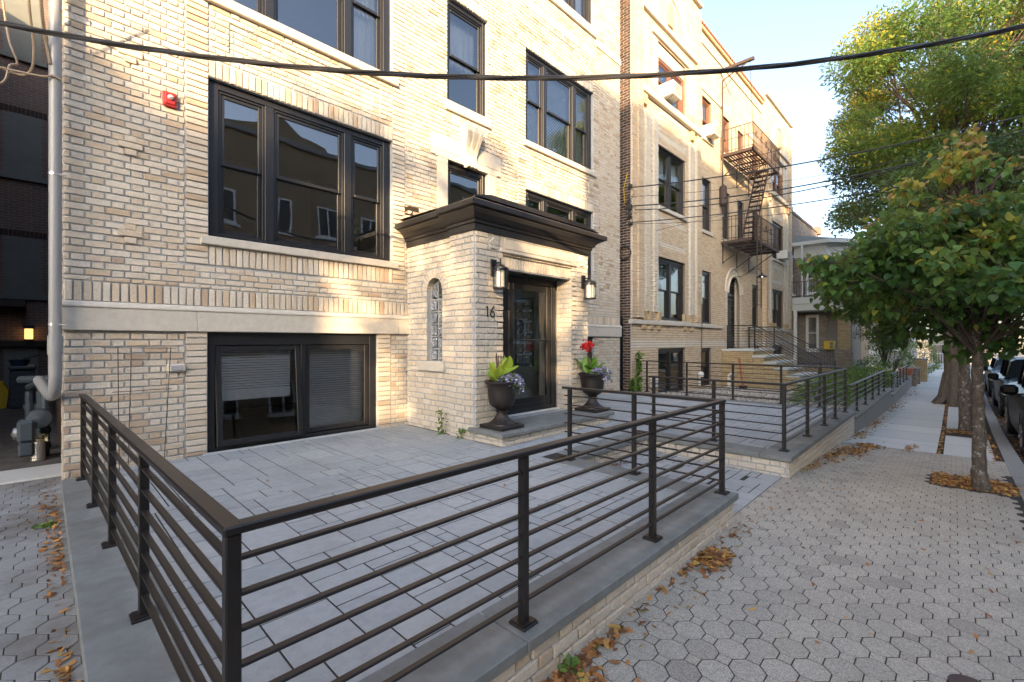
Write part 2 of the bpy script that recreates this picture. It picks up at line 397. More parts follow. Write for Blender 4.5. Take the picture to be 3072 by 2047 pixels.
K['siding'] = M_plain('white_siding', (.60,.62,.60), .55, namt=.06)
K['water'] = M_plain('river_water', (.25,.32,.38), .12)
K['city'] = M_plain('distant_buildings', (.16,.145,.135), .9, nscale=.02, namt=.3)
K['can'] = M_plain('tin_can', (.5,.5,.48), .35, .8)
K['rag'] = M_plain('cream_flowers', (.6,.55,.35), .9)
K['wood2'] = None
K['wood'] = M_plain('red_wood', (.35,.09,.05), .7)
K['curtain'] = M_plain('light_curtain', (.78,.77,.73), .8)

# ------------------------------------------------------------------ brickwork
def minus(r, holes):
    """rectangle (u0,u1,z0,z1) minus list of rectangles -> list of rectangles"""
    out = [r]
    for h in holes:
        nx = []
        for (a, b, c, d) in out:
            if h[0] >= b-1e-6 or h[1] <= a+1e-6 or h[2] >= d-1e-6 or h[3] <= c+1e-6: nx.append((a, b, c, d)); continue
            if h[2] > c: nx.append((a, b, c, h[2]))
            if h[3] < d: nx.append((a, b, h[3], d))
            c2, d2 = max(c, h[2]), min(d, h[3])
            if h[0] > a: nx.append((a, h[0], c2, d2))
            if h[1] < b: nx.append((h[1], b, c2, d2))
        out = nx
    return out
def one_brick(mb, a, b, c, d, n1, back, t, bev=.004, m=0, jit=.0026):
    j = lambda: rnd.uniform(-jit, jit)
    if bev <= 0:
        mb.add([(a,-back,c),(b,-back,c),(b,-back,d),(a,-back,d),(a,n1,c),(b,n1,c),(b,n1,d),(a,n1,d)],
               [(4,5,6,7),(0,1,5,4),(1,2,6,5),(2,3,7,6),(3,0,4,7)], t, m); return
    e = bev; o = n1-bev*.8
    mb.add([(a,-back,c),(b,-back,c),(b,-back,d),(a,-back,d),
            (a+j(),o,c+j()),(b+j(),o,c+j()),(b+j(),o,d+j()),(a+j(),o,d+j()),
            (a+e,n1+j(),c+e),(b-e,n1+j(),c+e),(b-e,n1+j(),d-e),(a+e,n1+j(),d-e)],
           [(8,9,10,11),(4,5,9,8),(5,6,10,9),(6,7,11,10),(7,4,8,11),(0,1,5,4),(1,2,6,5),(2,3,7,6),(3,0,4,7)], t, m)
def tpick():
    return rnd.random()
def bricks(mb, u0, u1, z0, z1, holes=(), bond='flem', proud=.013, back=.1, n0=0.0, L=.21, H=.0735, jt=.0155, bev=.004, tf=None, m=0, shape=None):
    hs = [h for h in holes if h[0] < u1 and h[1] > u0 and h[2] < z1 and h[3] > z0]
    def emit(a, b, c, d):
        for (p, q, r_, s_) in minus((a, b, c, d), hs):
            if q-p < .022 or s_-r_ < .02: continue
            if shape:
                sp = shape(p, q, r_, s_)
                if sp is None: continue
                p, q, r_, s_ = sp
                if q-p < .02: continue
            t = tf((p+q)/2, (r_+s_)/2) if tf else tpick()
            one_brick(mb, p+jt/2, q-jt/2, r_+jt/2, s_-jt/2, n0+proud+rnd.uniform(-.0015, .002), back, t, bev, m)
    if bond == 'soldier':
        n = max(1, round((u1-u0)/H)); w = (u1-u0)/n
        for i in range(n): emit(u0+i*w, u0+(i+1)*w, z0, z1)
        return
    n = max(1, round((z1-z0)/H)); h = (z1-z0)/n
    for i in range(n):
        c, d = z0+i*h, z0+(i+1)*h
        if bond == 'stack': emit(u0, u1, c, d); continue
        if bond == 'flem': pat = [L, L/2]; off = (0 if (round(c/H)) % 2 else L*.75)
        else: pat = [L]; off = (0 if (round(c/H)) % 2 else L/2)
        x = u0-off; k = 0
        while x < u1:
            w = pat[k % len(pat)]; a, b = max(x, u0), min(x+w, u1)
            if b-a > .02: emit(a, b, c, d)
            x += w; k += 1
def mortar(mb, u0, u1, z0, z1, holes=(), n0=0.0, depth=.12, m=1, reveal=True, inset=.008):
    for (a, b, c, d) in minus((u0, u1, z0, z1), holes):
        mb.add([(a,n0,c),(b,n0,c),(b,n0,d),(a,n0,d)], [(0,1,2,3)], .5, m)
    if reveal:
        for (a, b, c, d) in holes:
            if a >= u1 or b <= u0 or c >= z1 or d <= z0: continue
            a -= inset*.5; b += inset*.5; c -= inset*.5; d += inset*.5
            mb.add([(a,n0,c),(a,-depth,c),(a,-depth,d),(a,n0,d)], [(0,1,2,3)], .5, m)
            mb.add([(b,n0,c),(b,-depth,c),(b,-depth,d),(b,n0,d)], [(0,1,2,3)], .5, m)
            mb.add([(a,n0,d),(a,-depth,d),(b,-depth,d),(b,n0,d)], [(0,1,2,3)], .5, m)
            mb.add([(a,n0,c),(a,-depth,c),(b,-depth,c),(b,n0,c)], [(0,1,2,3)], .5, m)
def FR(ox, oy, U, N):                                  # wall frame: (along, outward, up) -> world
    return lambda u, n, z: (ox+U[0]*u+N[0]*n, oy+U[1]*u+N[1]*n, z)

# ------------------------------------------------------------------ windows
def dh_window(parent, T, u0, u1, z0, z1, lights, casing=.12, mull=.11, mat=None, glass=None, setback=.06, sash=.045,
              blinds=(), screens=False, sill=None, rail=.5, double=True, head=.09, foot=.06, sillmat=None, shades=()):
    """one window opening: a casing with one or more double-hung lights; lights = relative widths"""
    mat = mat or K['black']; glass = glass or K['glass']
    f = MB(); f.T = T; nb = -setback
    hd, ft = head, foot
    f.box(u0, u0+casing, nb-.1, nb, z0, z1, b=.004); f.box(u1-casing, u1, nb-.1, nb, z0, z1, b=.004)
    f.box(u0+casing, u1-casing, nb-.1, nb-.002, z1-hd, z1, b=.004); f.box(u0+casing, u1-casing, nb-.1, nb+.012, z0, z0+ft, b=.004)
    W = (u1-u0)-2*casing-mull*(len(lights)-1); tot = sum(lights); a = u0+casing; spans = []
    for i, w in enumerate(lights):
        b = a+W*w/tot; spans.append((a, b))
        if i < len(lights)-1: f.box(b, b+mull, nb-.1, nb-.001, z0+ft, z1-hd, b=.004)
        a = b+mull
    win = f.build('window', mat, parent)
    for i, (a, b) in enumerate(spans):
        c, d = z0+ft, z1-hd; zm = c+(d-c)*rail
        s = MB(); s.T = T; n1 = nb-.035
        s.ring(a, b, c, d, .028, n1-.06, n1+.014, b=.002)       # stop bead
        a2, b2, c2, d2 = a+.028, b-.028, c+.028, d-.028
        if double:
            s.ring(a2, b2, zm-.02, d2, sash, n1-.035, n1-.004, b=.004)
            s.ring(a2, b2, c2, zm+.02, sash, n1-.07, n1-.038, b=.004)
        else: s.ring(a2, b2, c2, d2, sash, n1-.05, n1-.01, b=.004)
        s.build('sash', mat, win)
        p = MB(); p.T = T
        if double:
            p.add([(a2+sash,n1-.02,zm+.02),(b2-sash,n1-.02,zm+.02),(b2-sash,n1-.02,d2-sash),(a2+sash,n1-.02,d2-sash)], [(0,1,2,3)])
            p.add([(a2+sash,n1-.055,c2+sash),(b2-sash,n1-.055,c2+sash),(b2-sash,n1-.055,zm-.02),(a2+sash,n1-.055,zm-.02)], [(0,1,2,3)])
        else: p.add([(a2+sash,n1-.03,c2+sash),(b2-sash,n1-.03,c2+sash),(b2-sash,n1-.03,d2-sash),(a2+sash,n1-.03,d2-sash)], [(0,1,2,3)])
        p.build('pane', glass, win)
        if i in blinds:
            q = MB(); q.T = T; z = d2-.03; bot = blinds[i] if isinstance(blinds, dict) else c2
            while z > bot:
                q.add([(a2+.02,n1-.13,z),(b2-.02,n1-.13,z),(b2-.02,n1-.112,z-.028),(a2+.02,n1-.112,z-.028)], [(0,1,2,3)]); z -= .034
            q.box(a2+.02, b2-.02, n1-.17, n1-.135, bot-.025, bot)
            q.build('blind', K['blind'], win)
        if i in shades:
            q = MB(); q.T = T; n = 22
            bot = shades[i] if isinstance(shades, dict) else c2
            for k in range(n):
                x0 = a2+(b2-a2)*k/n; x1 = a2+(b2-a2)*(k+1)/n; w0 = .02*math.sin(k*1.9); w1 = .02*math.sin((k+1)*1.9)
                q.add([(x0,n1-.16+w0,bot),(x1,n1-.16+w1,bot),(x1,n1-.16+w1,d2),(x0,n1-.16+w0,d2)], [(0,1,2,3)])
            q.build('curtain', K['curtain'], win)
    if sill:
        s = MB(); s.T = T; ov, h, pr = sill
        s.box(u0-ov, u1+ov, -.1, pr, z0-h, z0, b=.008)
        s.build('sill', sillmat or K['stone'], win)
    return win

# ================================================================== SETTING: ground, terrace, road
def sheet(name, mat, xs, y0, y1, zf, kind='structure', thick=0):
    """long strip following the ground profile; y0,y1 numbers or functions of x"""
    m = MB(); fy0 = y0 if callable(y0) else (lambda x: y0); fy1 = y1 if callable(y1) else (lambda x: y1)
    for a, b in zip(xs, xs[1:]):
        m.add([(a,fy0(a),zf(a)),(b,fy0(b),zf(b)),(b,fy1(b),zf(b)),(a,fy1(a),zf(a))], [(0,1,2,3)], rnd.random())
    o = m.build(name, mat); tag(o, kind=kind); return o
gx = [-60, -20, -6, 0, 3, 6.5, 9, 11, 14, 18, 22, 26, 30, 36, 46.2]
sheet('ground', K['gbase'], [-60, -20, -6, 0, 3, 6.5, 9, 11, 14, 18, 22, 26, 30, 36, 47], -40, 46, lambda x: g(x)-.28)
sheet('road', K['asph'], gx, -9.6, lambda x: KERB(x)-.17, lambda x: g(x)-.15)
sheet('far_sidewalk', K['conc'], gx, -13.8, -9.7, lambda x: g(x))
m = MB()                                                        # kerb stones on both sides of the road
kx = [-12 + 1.85*i for i in range(32)]
for a, b in zip(kx, kx[1:]):
    j = .004
    y0, y1 = KERB(a), KERB(b)
    for (ya, yb, w) in ((y0-.19, y1-.19, .185), (-9.75, -9.75, .16)):
        z0, z1 = g(a)+.005, g(b)+.005; e = .015; t = rnd.random()
        m.add([(a+j,ya,z0-.3),(b-j,yb,z1-.3),(b-j,yb+w,z1-.3),(a+j,ya+w,z0-.3),
               (a+j,ya,z0-e),(b-j,yb,z1-e),(a+j,ya+e,z0),(b-j,yb+e,z1),(b-j,yb+w,z1),(a+j,ya+w,z0)],
              [(0,1,5,4),(4,5,7,6),(6,7,8,9),(3,9,8,2),(0,4,6,9,3),(1,2,8,7,5)], t)
tag(m.build('kerb', K['kerb']), kind='structure')

# --- octagon-and-square pavers, laid diagonally
def octo_field(name, x0, x1, y0, y1, mat, zf, skip):
    p = .157; o = MB(); s = p*(math.sqrt(2)-1); h = .0027
    bx, by = 2.83, .497
    A = Vector((.7071, -.7071))*p; B = Vector((.7071, .7071))*p
    N = 160
    def plate(cx, cy, poly, t):
        if skip(cx, cy): return
        tx, ty, dz = rnd.uniform(-.006, .006), rnd.uniform(-.006, .006), rnd.uniform(-.0005, .001)
        Z = lambda x, y, d: zf(x, y)+dz+tx*(x-cx)+ty*(y-cy)+d
        n = len(poly); e = .965
        vs = [(cx+q[0], cy+q[1], Z(cx+q[0], cy+q[1], -.02)) for q in poly] + [(cx+q[0], cy+q[1], Z(cx+q[0], cy+q[1], -.003)) for q in poly] + \
             [(cx+q[0]*e, cy+q[1]*e, Z(cx+q[0]*e, cy+q[1]*e, 0)) for q in poly]
        fs = [tuple(range(2*n, 3*n))]
        for i in range(n):
            j = (i+1) % n; fs += [(i, j, n+j, n+i), (n+i, n+j, 2*n+j, 2*n+i)]
        o.add(vs, fs, t)
    r = (p/2-h)/math.cos(math.pi/8)
    octp = [(r*math.cos(math.pi/4*k+math.pi/8+math.pi/4), r*math.sin(math.pi/4*k+math.pi/8+math.pi/4)) for k in range(8)]
    q = s/2-h; sq = [(-q,-q),(q,-q),(q,q),(-q,q)]
    for i in range(-N, N):
        for j in range(-N, N):
            c = Vector((bx, by)) + A*i + B*j
            if not (x0-.2 < c.x < x1+.2 and y0-.2 < c.y < y1+.2): continue
            t = rnd.random()
            if x0 < c.x < x1 and y0 < c.y < y1: plate(c.x, c.y, octp, t)
            d = c + (A+B)/2
            if x0 < d.x < x1 and y0 < d.y < y1: plate(d.x, d.y, sq, rnd.random())
    ob = o.build(name, mat); tag(ob, kind='structure'); return ob
PIT1 = (7.02, 7.72, -.5, .2)
sheet('paver_bed', K['joint'], [-3, 0, 3, 6.5, 8, 9.75], lambda x: KERB(x), 1.47, lambda x: g(x)-.0028)
octo_field('paved_sidewalk', -.9, 9.68, -.52, 1.56, K['octo'], lambda x, y: g(x),
           lambda x, y: (PIT1[0]-.02 < x < PIT1[1]+.02 and y < PIT1[3]+.02) or y < KERB(x)+.015 or x < -.0466*y-.8 or (y > 1.47 and not 4.25 < x < 6.1))
def gdrive(x, y): return .05 + max(0, y-1.4)*.03
m = MB()
for a in range(0, 6): m.add([(-3,1.47+a*.95,gdrive(0,1.47+a*.95)-.0032),(.3,1.47+a*.95,gdrive(0,1.47+a*.95)-.0032),(.3,1.47+(a+1)*.95,gdrive(0,1.47+(a+1)*.95)-.0032),(-3,1.47+(a+1)*.95,gdrive(0,1.47+(a+1)*.95)-.0032)], [(0,1,2,3)])
tag(m.build('driveway_bed', K['joint']), kind='structure')
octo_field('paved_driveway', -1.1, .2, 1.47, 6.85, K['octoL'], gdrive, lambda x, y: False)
m = MB(); m.box(-4, .16, 6.82, 7.45, -.2, .232, b=.01); tag(m.build('concrete_apron', K['conc']), kind='structure')
m = MB(); m.add([(-4,7.45,.225),(.3,7.45,.225),(.3,18.1,.16),(-4,18.1,.16)], [(0,1,2,3)]); tag(m.build('alley_ground', K['dirt']), kind='structure')
# --- poured concrete sidewalk beyond the pavers: inner flags and the strip by the kerb, soil joint between
m = MB()
x = 9.6; i = 0
while x < 46:
    b = x+1.45; gap = .006
    z0, z1 = g(x)+.004, g(b)+.004
    ly = 1.47
    m.add([(x+gap,.19,z0),(b-gap,.19,z1),(b-gap,ly,z1),(x+gap,ly,z0)], [(0,1,2,3)], rnd.random())
    pit = (11.95 < x+.7 < 12.9) if False else (x-.1 <= 13.35 < b-.05)
    if not pit and not (19.6 < x+.7 < 21.9): m.add([(x+gap,KERB(x)+.09,z0),(b-gap,KERB(b)+.09,z1),(b-gap,.11,z1),(x+gap,.11,z0)], [(0,1,2,3)], rnd.random())
    x = b; i += 1
tag(m.build('sidewalk', K['conc']), kind='structure')
sheet('sidewalk_joint_soil', K['soil'], [9.6, 11, 14, 18, 22, 26, 30, 36, 46.2], lambda x: KERB(x)-.02, 1.44, lambda x: g(x)-.004)
m = MB(); m.add([(PIT1[0],PIT1[2]-.02,.02),(PIT1[1],PIT1[2]-.02,.0),(PIT1[1],PIT1[3],.0),(PIT1[0],PIT1[3],.02)], [(0,1,2,3)])
tag(m.build('tree_pit', K['soil']), kind='structure')

# --- terrace of random rectangular slabs
def ashlar(name, regions, excl, zf, mat, seed):
    r = random.Random(seed); u = .107; m = MB(); sizes = [(4,3),(3,4),(3,3),(3,2),(2,3),(4,2),(2,2),(2,2),(3,1),(4,1),(2,1)]
    x0 = min(q[0] for q in regions); x1 = max(q[1] for q in regions); y0 = min(q[2] for q in regions); y1 = max(q[3] for q in regions)
    nx, ny = int((x1-x0)/u)+2, int((y1-y0)/u)+2; occ = [[False]*ny for _ in range(nx)]
    for j in range(ny):
        for i in range(nx):
            if occ[i][j]: continue
            cand = sizes[:]; r.shuffle(cand); cand.sort(key=lambda s: r.random()/(s[0]*s[1])**.5)
            for (a, b) in cand + [(1,2),(1,1)]:
                if i+a <= nx and j+b <= ny and all(not occ[i+k][j+l] for k in range(a) for l in range(b)): break
            for k in range(a):
                for l in range(b): occ[i+k][j+l] = True
            R0 = (x0+i*u, x0+(i+a)*u, y0+j*u, y0+(j+b)*u)
            for (ra, rb, rc, rd) in regions:
                q = (max(R0[0], ra), min(R0[1], rb), max(R0[2], rc), min(R0[3], rd))
                if q[1]-q[0] < .02 or q[3]-q[2] < .02: continue
                for (p0, p1, p2, p3) in minus(q, excl):
                    if p1-p0 < .02 or p3-p2 < .02: continue
                    z = zf((p0+p1)/2, (p2+p3)/2)+r.uniform(-.0012, .0012)
                    m.box(p0+.0045, p1-.0045, p2+.0045, p3-.0045, z-.03, z, r.random(), b=.0025)
    ob = m.build(name, mat); tag(ob, kind='structure'); return ob
PX0, PX1, PY = 4.10, 6.76, 4.68                                   # porch footprint
ashlar('terrace_paving', [(.40, 4.06, 1.66, 6.42), (4.06, 6.40, 3.46, 6.42), (6.32, 11.02, 1.62, 6.42)],
       [(PX0, PX1, PY, 6.5), (4.12, 6.62, 4.2, PY)], lambda x, y: .296, K['slab'], 3)
ashlar('entry_walkway', [(4.28, 6.06, 1.44, 3.22)], [], lambda x, y: .055+.015*(y-1.4), K['slab'], 9)
m = MB()
for q in ((.3, 4.2, 1.6, 6.5), (4.0, 6.5, 3.3, 6.5), (6.2, 11.1, 1.6, 6.5)):
    m.box(q[0], q[1], q[2], q[3], -.25, .2932+.00003*len(m.f))

m.add([(4.2,1.44,.0528),(6.2,1.44,.0528),(6.2,3.2,.0792),(4.2,3.2,.0792)], [(0,1,2,3)])
tag(m.build('terrace_base', K['joint']), kind='structure')
T_ = MB(); T_.T = FR(0, 3.16, (1, 0), (0, -1)); bricks(T_, 4.33, 6.02, .04, .245, back=.02, tf=lambda a, b: .1+.4*rnd.random())
m = MB(); m.box(4.34, 5.99, 3.12, 3.47, .245, .302, b=.008, m=0); m.box(4.3, 6.1, 3.165, 3.4, -.1, .24, m=2)
o = m.build('walkway_step', [K['blue'], K['brick'], K['mortar']]); tag(o, kind='structure')
o2 = T_.build('step_riser', [K['brick'], K['mortar']], o)

# --- low retaining walls with bluestone caps
def low_wall(label, segs, caps, zcap, zb, base, concrete=False, group='low retaining walls under the railings'):
    """segs: (ox,oy,U,N,length) visible brick faces; caps: rectangles (x0,x1,y0,y1)"""
    r = root0('retaining_wall', label, 'wall', group)
    m = MB()
    for (ox, oy, U, N, ln, extra) in segs:
        m.T = FR(ox, oy, U, N)
        m.box(0, ln, -.18, -.002, zb, zcap-.062, m=1)
        if not concrete: bricks(m, 0, ln, zb, zcap-.062, back=.02, tf=lambda a, b: .02+.45*rnd.random()+(.4 if rnd.random() < .1 else 0))
        else: m.box(0, ln, -.17, .006, zb, zcap-.0625, m=0)
    m.build('wall', [K['brick'] if not concrete else K['kerb'], K['mortar']], r)
    for (a, b, c, d) in caps:
        q = MB(); n = max(1, round(max(b-a, d-c)/1.4)); lx = (b-a) > (d-c)
        for i in range(n):
            t = i/n; s = (i+1)/n; e = .0015
            if lx: q.box(a+(b-a)*t+e, a+(b-a)*s-e, c, d, zcap-.06, zcap, .5, b=.006)
            else: q.box(a, b, c+(d-c)*t+e, c+(d-c)*s-e, zcap-.06, zcap, .5, b=.006)
        q.build('cap', K['blue'], r)
    settle(r, base); return r
low_wall('brick retaining wall with wide bluestone cap around the near terrace, below the closest railing',
         [(.155, 1.41, (1,0), (0,-1), 4.12, 0), (4.275, 1.41, (0,1), (1,0), 1.75, 0), (.155, 1.41, (0,1), (-1,0), 4.8, 0)],
         [(.12, 4.31, 1.37, 1.70), (.12, .45, 1.701, 6.22), (3.99, 4.31, 1.701, 3.15)], .30, -.12, (2.2, 1.5, -.1))
low_wall('stained brick retaining wall with bluestone cap right of the entry walkway',
         [(6.06, 1.39, (1,0), (0,-1), 4.9, 0), (6.06, 3.2, (0,-1), (-1,0), 1.81, 0)],
         [(6.02, 10.98, 1.345, 1.68), (6.02, 6.36, 1.681, 3.2), (10.75, 11.05, 1.681, 6.1)], .30, -.3, (8.5, 1.5, -.1))
low_wall('grey concrete garden wall with dark cap under the lower railing further up the street',
         [(10.99, 1.39, (1,0), (0,-1), 7.4, 0)], [(10.99, 18.4, 1.34, 1.66)], .18, -.75, (14.5, 1.5, -.4), True)
low_wall('grey concrete garden wall, lowest and farthest of the stepped walls before the stone pillars',
         [(18.41, 1.39, (1,0), (0,-1), 8.0, 0)], [(18.41, 26.4, 1.34, 1.66)], -.02, -.95, (22, 1.5, -.4), True)

# --- metal railings
def railing(label, path, ztop, zbase, posts, nbars, base, cat='railing', post_w=.041, bar=.026, end_over=.04, flange=True, top=(.056, .026), group='dark bronze railings with flat horizontal bars', gapb=.103, zb2=None):
    """path: list of (x,y[,dz]) corners; posts: list of (x,y)"""
    r = root0('metal_railing', label, cat, group)
    def along(a, b, w, h, zc, name, ext=0):
        a3 = Vector((a[0], a[1], a[2] if len(a) > 2 else 0)); b3 = Vector((b[0], b[1], b[2] if len(b) > 2 else 0))
        d = (b3-a3); L = d.length; d.normalize(); n = Vector((0,0,1)).cross(d).normalized(); up = d.cross(n)
        m = MB(); org = a3+Vector((0,0,zc))
        m.T = lambda u, v, z: tuple(org + d*u + n*v + up*z)
        m.box(-ext, L+ext, -w/2, w/2, -h/2, h/2, b=min(w, h)*.18)
        m.build(name, K['bronze'], r)
    for a, b in zip(path, path[1:]):
        along(a, b, top[0], top[1], ztop-top[1]/2-.0008*path.index(a), 'top_rail', top[0]/2-.001 if len(path) > 2 else end_over)
        for k in range(nbars): along(a, b, bar, .0125, ztop-gapb*(k+1), 'bar')
    for (px, py, *dz) in posts:
        dz = dz[0] if dz else 0
        m = MB(); h = post_w/2
        m.box(px-h, px+h, py-h, py+h, zbase+dz, ztop+dz-top[1]-.001, b=.004)
        p = m.build('post', K['bronze'], r)
        if flange:
            f = MB(); f.lathe([(.078,0),(.078,.012),(.05,.028),(.03,.03)], (px, py, zbase+dz), 4)
            # square foot plate
            f = MB(); e = .052
            f.box(px-e, px+e, py-e, py+e, zbase+dz, zbase+dz+.014, b=.004); f.prism([(px-.044,py-.044),(px+.044,py-.044),(px+.044,py+.044),(px-.044,py+.044)], zbase+dz+.014, zbase+dz+.02)
            f.build('foot', K['bronze'], p)
    settle(r, base); return r
railing('dark bronze railing closest to the camera, wrapping three sides of the near terrace',
        [(.275, 6.15), (.375, 1.475), (4.2, 1.475), (4.17, 3.2)], 1.13, .30,
        [(.276, 6.1), (.298, 5.05), (.32, 4.0), (.345, 2.85), (.375, 1.475), (1.60, 1.475), (2.90, 1.475), (4.2, 1.475), (4.185, 2.33), (4.17, 3.13)], 7, (.3, 1.475, .3))
railing('dark bronze railing on the right-hand terrace past the entry walkway',
        [(6.33, 3.25), (6.33, 1.49), (10.62, 1.475), (11.0, 1.9), (11.2, 5.95)] [:3], 1.13, .30,
        [(6.33, 3.2), (6.33, 2.33), (6.33, 1.49), (7.55, 1.485), (8.7, 1.48), (9.6, 1.477), (10.6, 1.475)], 7, (6.33, 1.49, .3))
railing('straight dark railing dividing the right-hand terrace from the white gravel bed',
        [(10.95, 1.55), (11.2, 5.95)], 1.13, .30,
        [(10.98, 1.95), (11.02, 2.65), (11.08, 3.65), (11.13, 4.75), (11.19, 5.85)], 7, (11.1, 3.7, .3))
railing('low dark railing on the concrete garden wall beside the shrubs',
        [(11.0, 1.46), (17.4, 1.46)], .79, .18, [(11.95+1.3*i, 1.46) for i in range(5)], 5, (14, 1.46, .18))
railing('short low railing on the farther concrete wall before the planter pillars',
        [(19.3, 1.46), (21.9, 1.46)], .58, -.02, [(19.5, 1.46), (21.6, 1.46)], 5, (20.5, 1.46, -.02))
railing('short low railing at the end of the farther concrete wall next to the planter pillars',
        [(22.6, 1.46), (26.2, 1.46)], .60, -.02, [(22.8, 1.46), (24.4, 1.46), (26.0, 1.46)], 5, (24.5, 1.46, -.02))

# ================================================================== MAIN BUILDING
B1 = root0('brick_building', 'cream brick apartment building with black windows and an entrance porch numbered 16', 'building')
FY = 6.4; F1 = FR(0, FY, (1,0), (0,-1))
WX = [(1.38, 3.86), (7.0, 9.48)]
CXW = (4.96, 5.92)
Hl = []
for (a, b) in WX: Hl += [(a, b, 2.90, 4.82), (a, b, 5.82, 7.77), (a, b, 9.35, 11.2)]
Hl += [(CXW[0], CXW[1], 3.0, 4.84), (CXW[0], CXW[1], 5.88, 7.75), (CXW[0], CXW[1], 9.35, 11.2)]
Hb = [(1.37, 3.60, .30, 1.76), (7.27, 9.48, .30, 1.76)]
w = MB(); w.T = F1
XL, XR, ZT = .14, 10.73, 12.6
door_hole = (4.3, 6.6, .3, 3.1)
RC = [(1.60, 3.64, 5.17, 5.56), (1.60, 3.64, 8.08, 8.5), (7.22, 9.26, 5.17, 5.56), (7.22, 9.26, 8.08, 8.5)]
mortar(w, XL, XR, -.1, ZT, Hl+Hb+[door_hole]+RC, depth=.16)
jl, jr = (1.15, 1.37), (3.87, 4.09)
def both(f):
    f(lambda a, b: (a, b)); f(lambda a, b: (10.86-b, 10.86-a))
solid = []                                                         # zones laid with other bonds
def zones(mp):
    out = []
    def z(a, b, c, d, bond, n0=0.0):
        a, b = mp(a, b); a = max(a, XL); b = min(b, XR); out.append((a, b, c, d, bond, n0))
    z(1.15, 1.38, -.1, 1.76, 'stack', .006); z(1.15, 1.38, 2.56, 5.0, 'stack', .006); z(1.15, 1.38, 5.03, 8.2, 'stack', .004)
    z(3.60, 3.83, -.1, 1.76, 'stack', .006); z(3.86, 4.09, 2.56, 5.0, 'stack', .006); z(3.86, 4.09, 5.03, 8.2, 'stack', .004)
    z(.14, 4.15, 2.06, 2.27, 'soldier', .008)                       # soldier band over the stone belt
    z(1.38, 3.86, 2.56, 2.80, 'soldier', .008)                      # under the window sill
    z(1.38, 3.86, 4.82, 5.03, 'soldier', .004)                      # lintel
    z(1.38, 3.86, 7.77, 7.98, 'soldier', .004); z(1.38, 3.86, 8.62, 8.85, 'soldier', .006)
    z(1.60, 3.64, 5.17, 5.56, 'flem', -.014); z(1.60, 3.64, 8.08, 8.5, 'flem', -.014)
    return out
Z = zones(lambda a, b: (a, b)) + zones(lambda a, b: (10.86-b, 10.86-a))
Z += [(4.96, 5.92, 7.75, 7.96, 'soldier', .004), (4.96, 5.92, 5.50, 5.70, 'soldier', .006)]
SUR = [(4.60, 6.26, 4.84, 5.22, 0), (4.74, 4.96, 3.2, 4.84, 0), (5.92, 6.14, 3.2, 4.84, 0)]
stonez = [(.0, 4.15, 1.76, 2.07), (6.7, 10.9, 1.76, 2.07)] + [s[:4] for s in SUR]
allz = [z[:4] for z in Z]
porchbody = (4.25, 6.62, -.1, 3.55)
for (a, b, c, d, bond, n0) in Z:
    if c > 10: continue
    bricks(w, a, b, c, d, Hl+Hb+[porchbody], bond, n0=n0)
    if n0 < 0:                                                      # recessed panel: mortar sheet and edges
        w.box(a-.004, b+.004, -.03, n0, c, d, m=1)
bricks(w, XL, XR, -.1, 9.3, Hl+Hb+allz+stonez+[porchbody], 'flem')
bricks(w, XL, XR, 9.3, ZT, Hl, 'flem', bev=0)
def cross(cx, cz):                                                  # little crosses of proud bricks
    for (a, b, dz, p) in ((-.11, .11, 0, .034), (-.055, .055, -.0735, .036), (-.055, .055, .0735, .022)):
        one_brick(w, cx+a+.006, cx+b-.006, cz+dz-.031, cz+dz+.031, p+rnd.uniform(-.004,.004), .02, tpick()*.5+.3, .006)
for cz in (2.81, 3.76, 4.76, 5.75, 6.75, 7.75): cross(.66, cz); cross(10.2, cz)
WALL1 = w.build('wall', [K['brick'], K['mortar']], B1)
st = MB(); st.T = F1                                               # limestone belt course
for grp in (((.125, 1.26), (1.262, 3.95), (3.952, 4.16)), ((6.74, 9.55), (9.552, 10.745))):
    st = MB(); st.T = F1
    for (a, b) in grp: st.box(a, b, -.05, .055, 1.76, 2.0, b=.006)
    a, b = grp[0][0]-.015, grp[-1][1]+.005
    st.prism([(-.02, 2.0), (.066, 2.0), (.066, 2.015), (.05, 2.045), (.02, 2.062), (-.02, 2.068)], a, b, 'x')
    st.build('belt_course', K['stone'], B1)
for (a, b) in ((9.58, 10.745), (.125, 1.25)):
    s3 = MB(); s3.T = F1; s3.box(a, b, -.05, .04, 8.98, 9.14, b=.008); s3.build('stone_band', K['stone'], B1)
# windows
for k, (a, b) in enumerate(WX):
    kw = dict(lights=(.52, .96, .52), casing=.12, mull=.11)
    dh_window(B1, F1, a, b, 2.90, 4.82, sill=(.085, .10, .07), **kw, shades=({2: 3.0} if False else ()), blinds=())
    dh_window(B1, F1, a, b, 5.82, 7.77, sill=(.085, .12, .07), **kw, blinds=({0: 5.9, 1: 5.9, 2: 5.9} if k else ()), shades=({2: 5.9} if not k else ()))
    dh_window(B1, F1, a, b, 9.35, 11.2, sill=(.085, .2, .07), **kw, shades=(0, 1, 2))
for (c, d, sl) in ((3.0, 4.84, None), (5.88, 7.75, (.06, .17, .06)), (9.35, 11.2, (.06, .17, .06))):
    dh_window(B1, F1, CXW[0], CXW[1], c, d, lights=(1,), casing=.075, sill=sl, shades=({0: 6.7} if c == 5.88 else ()))
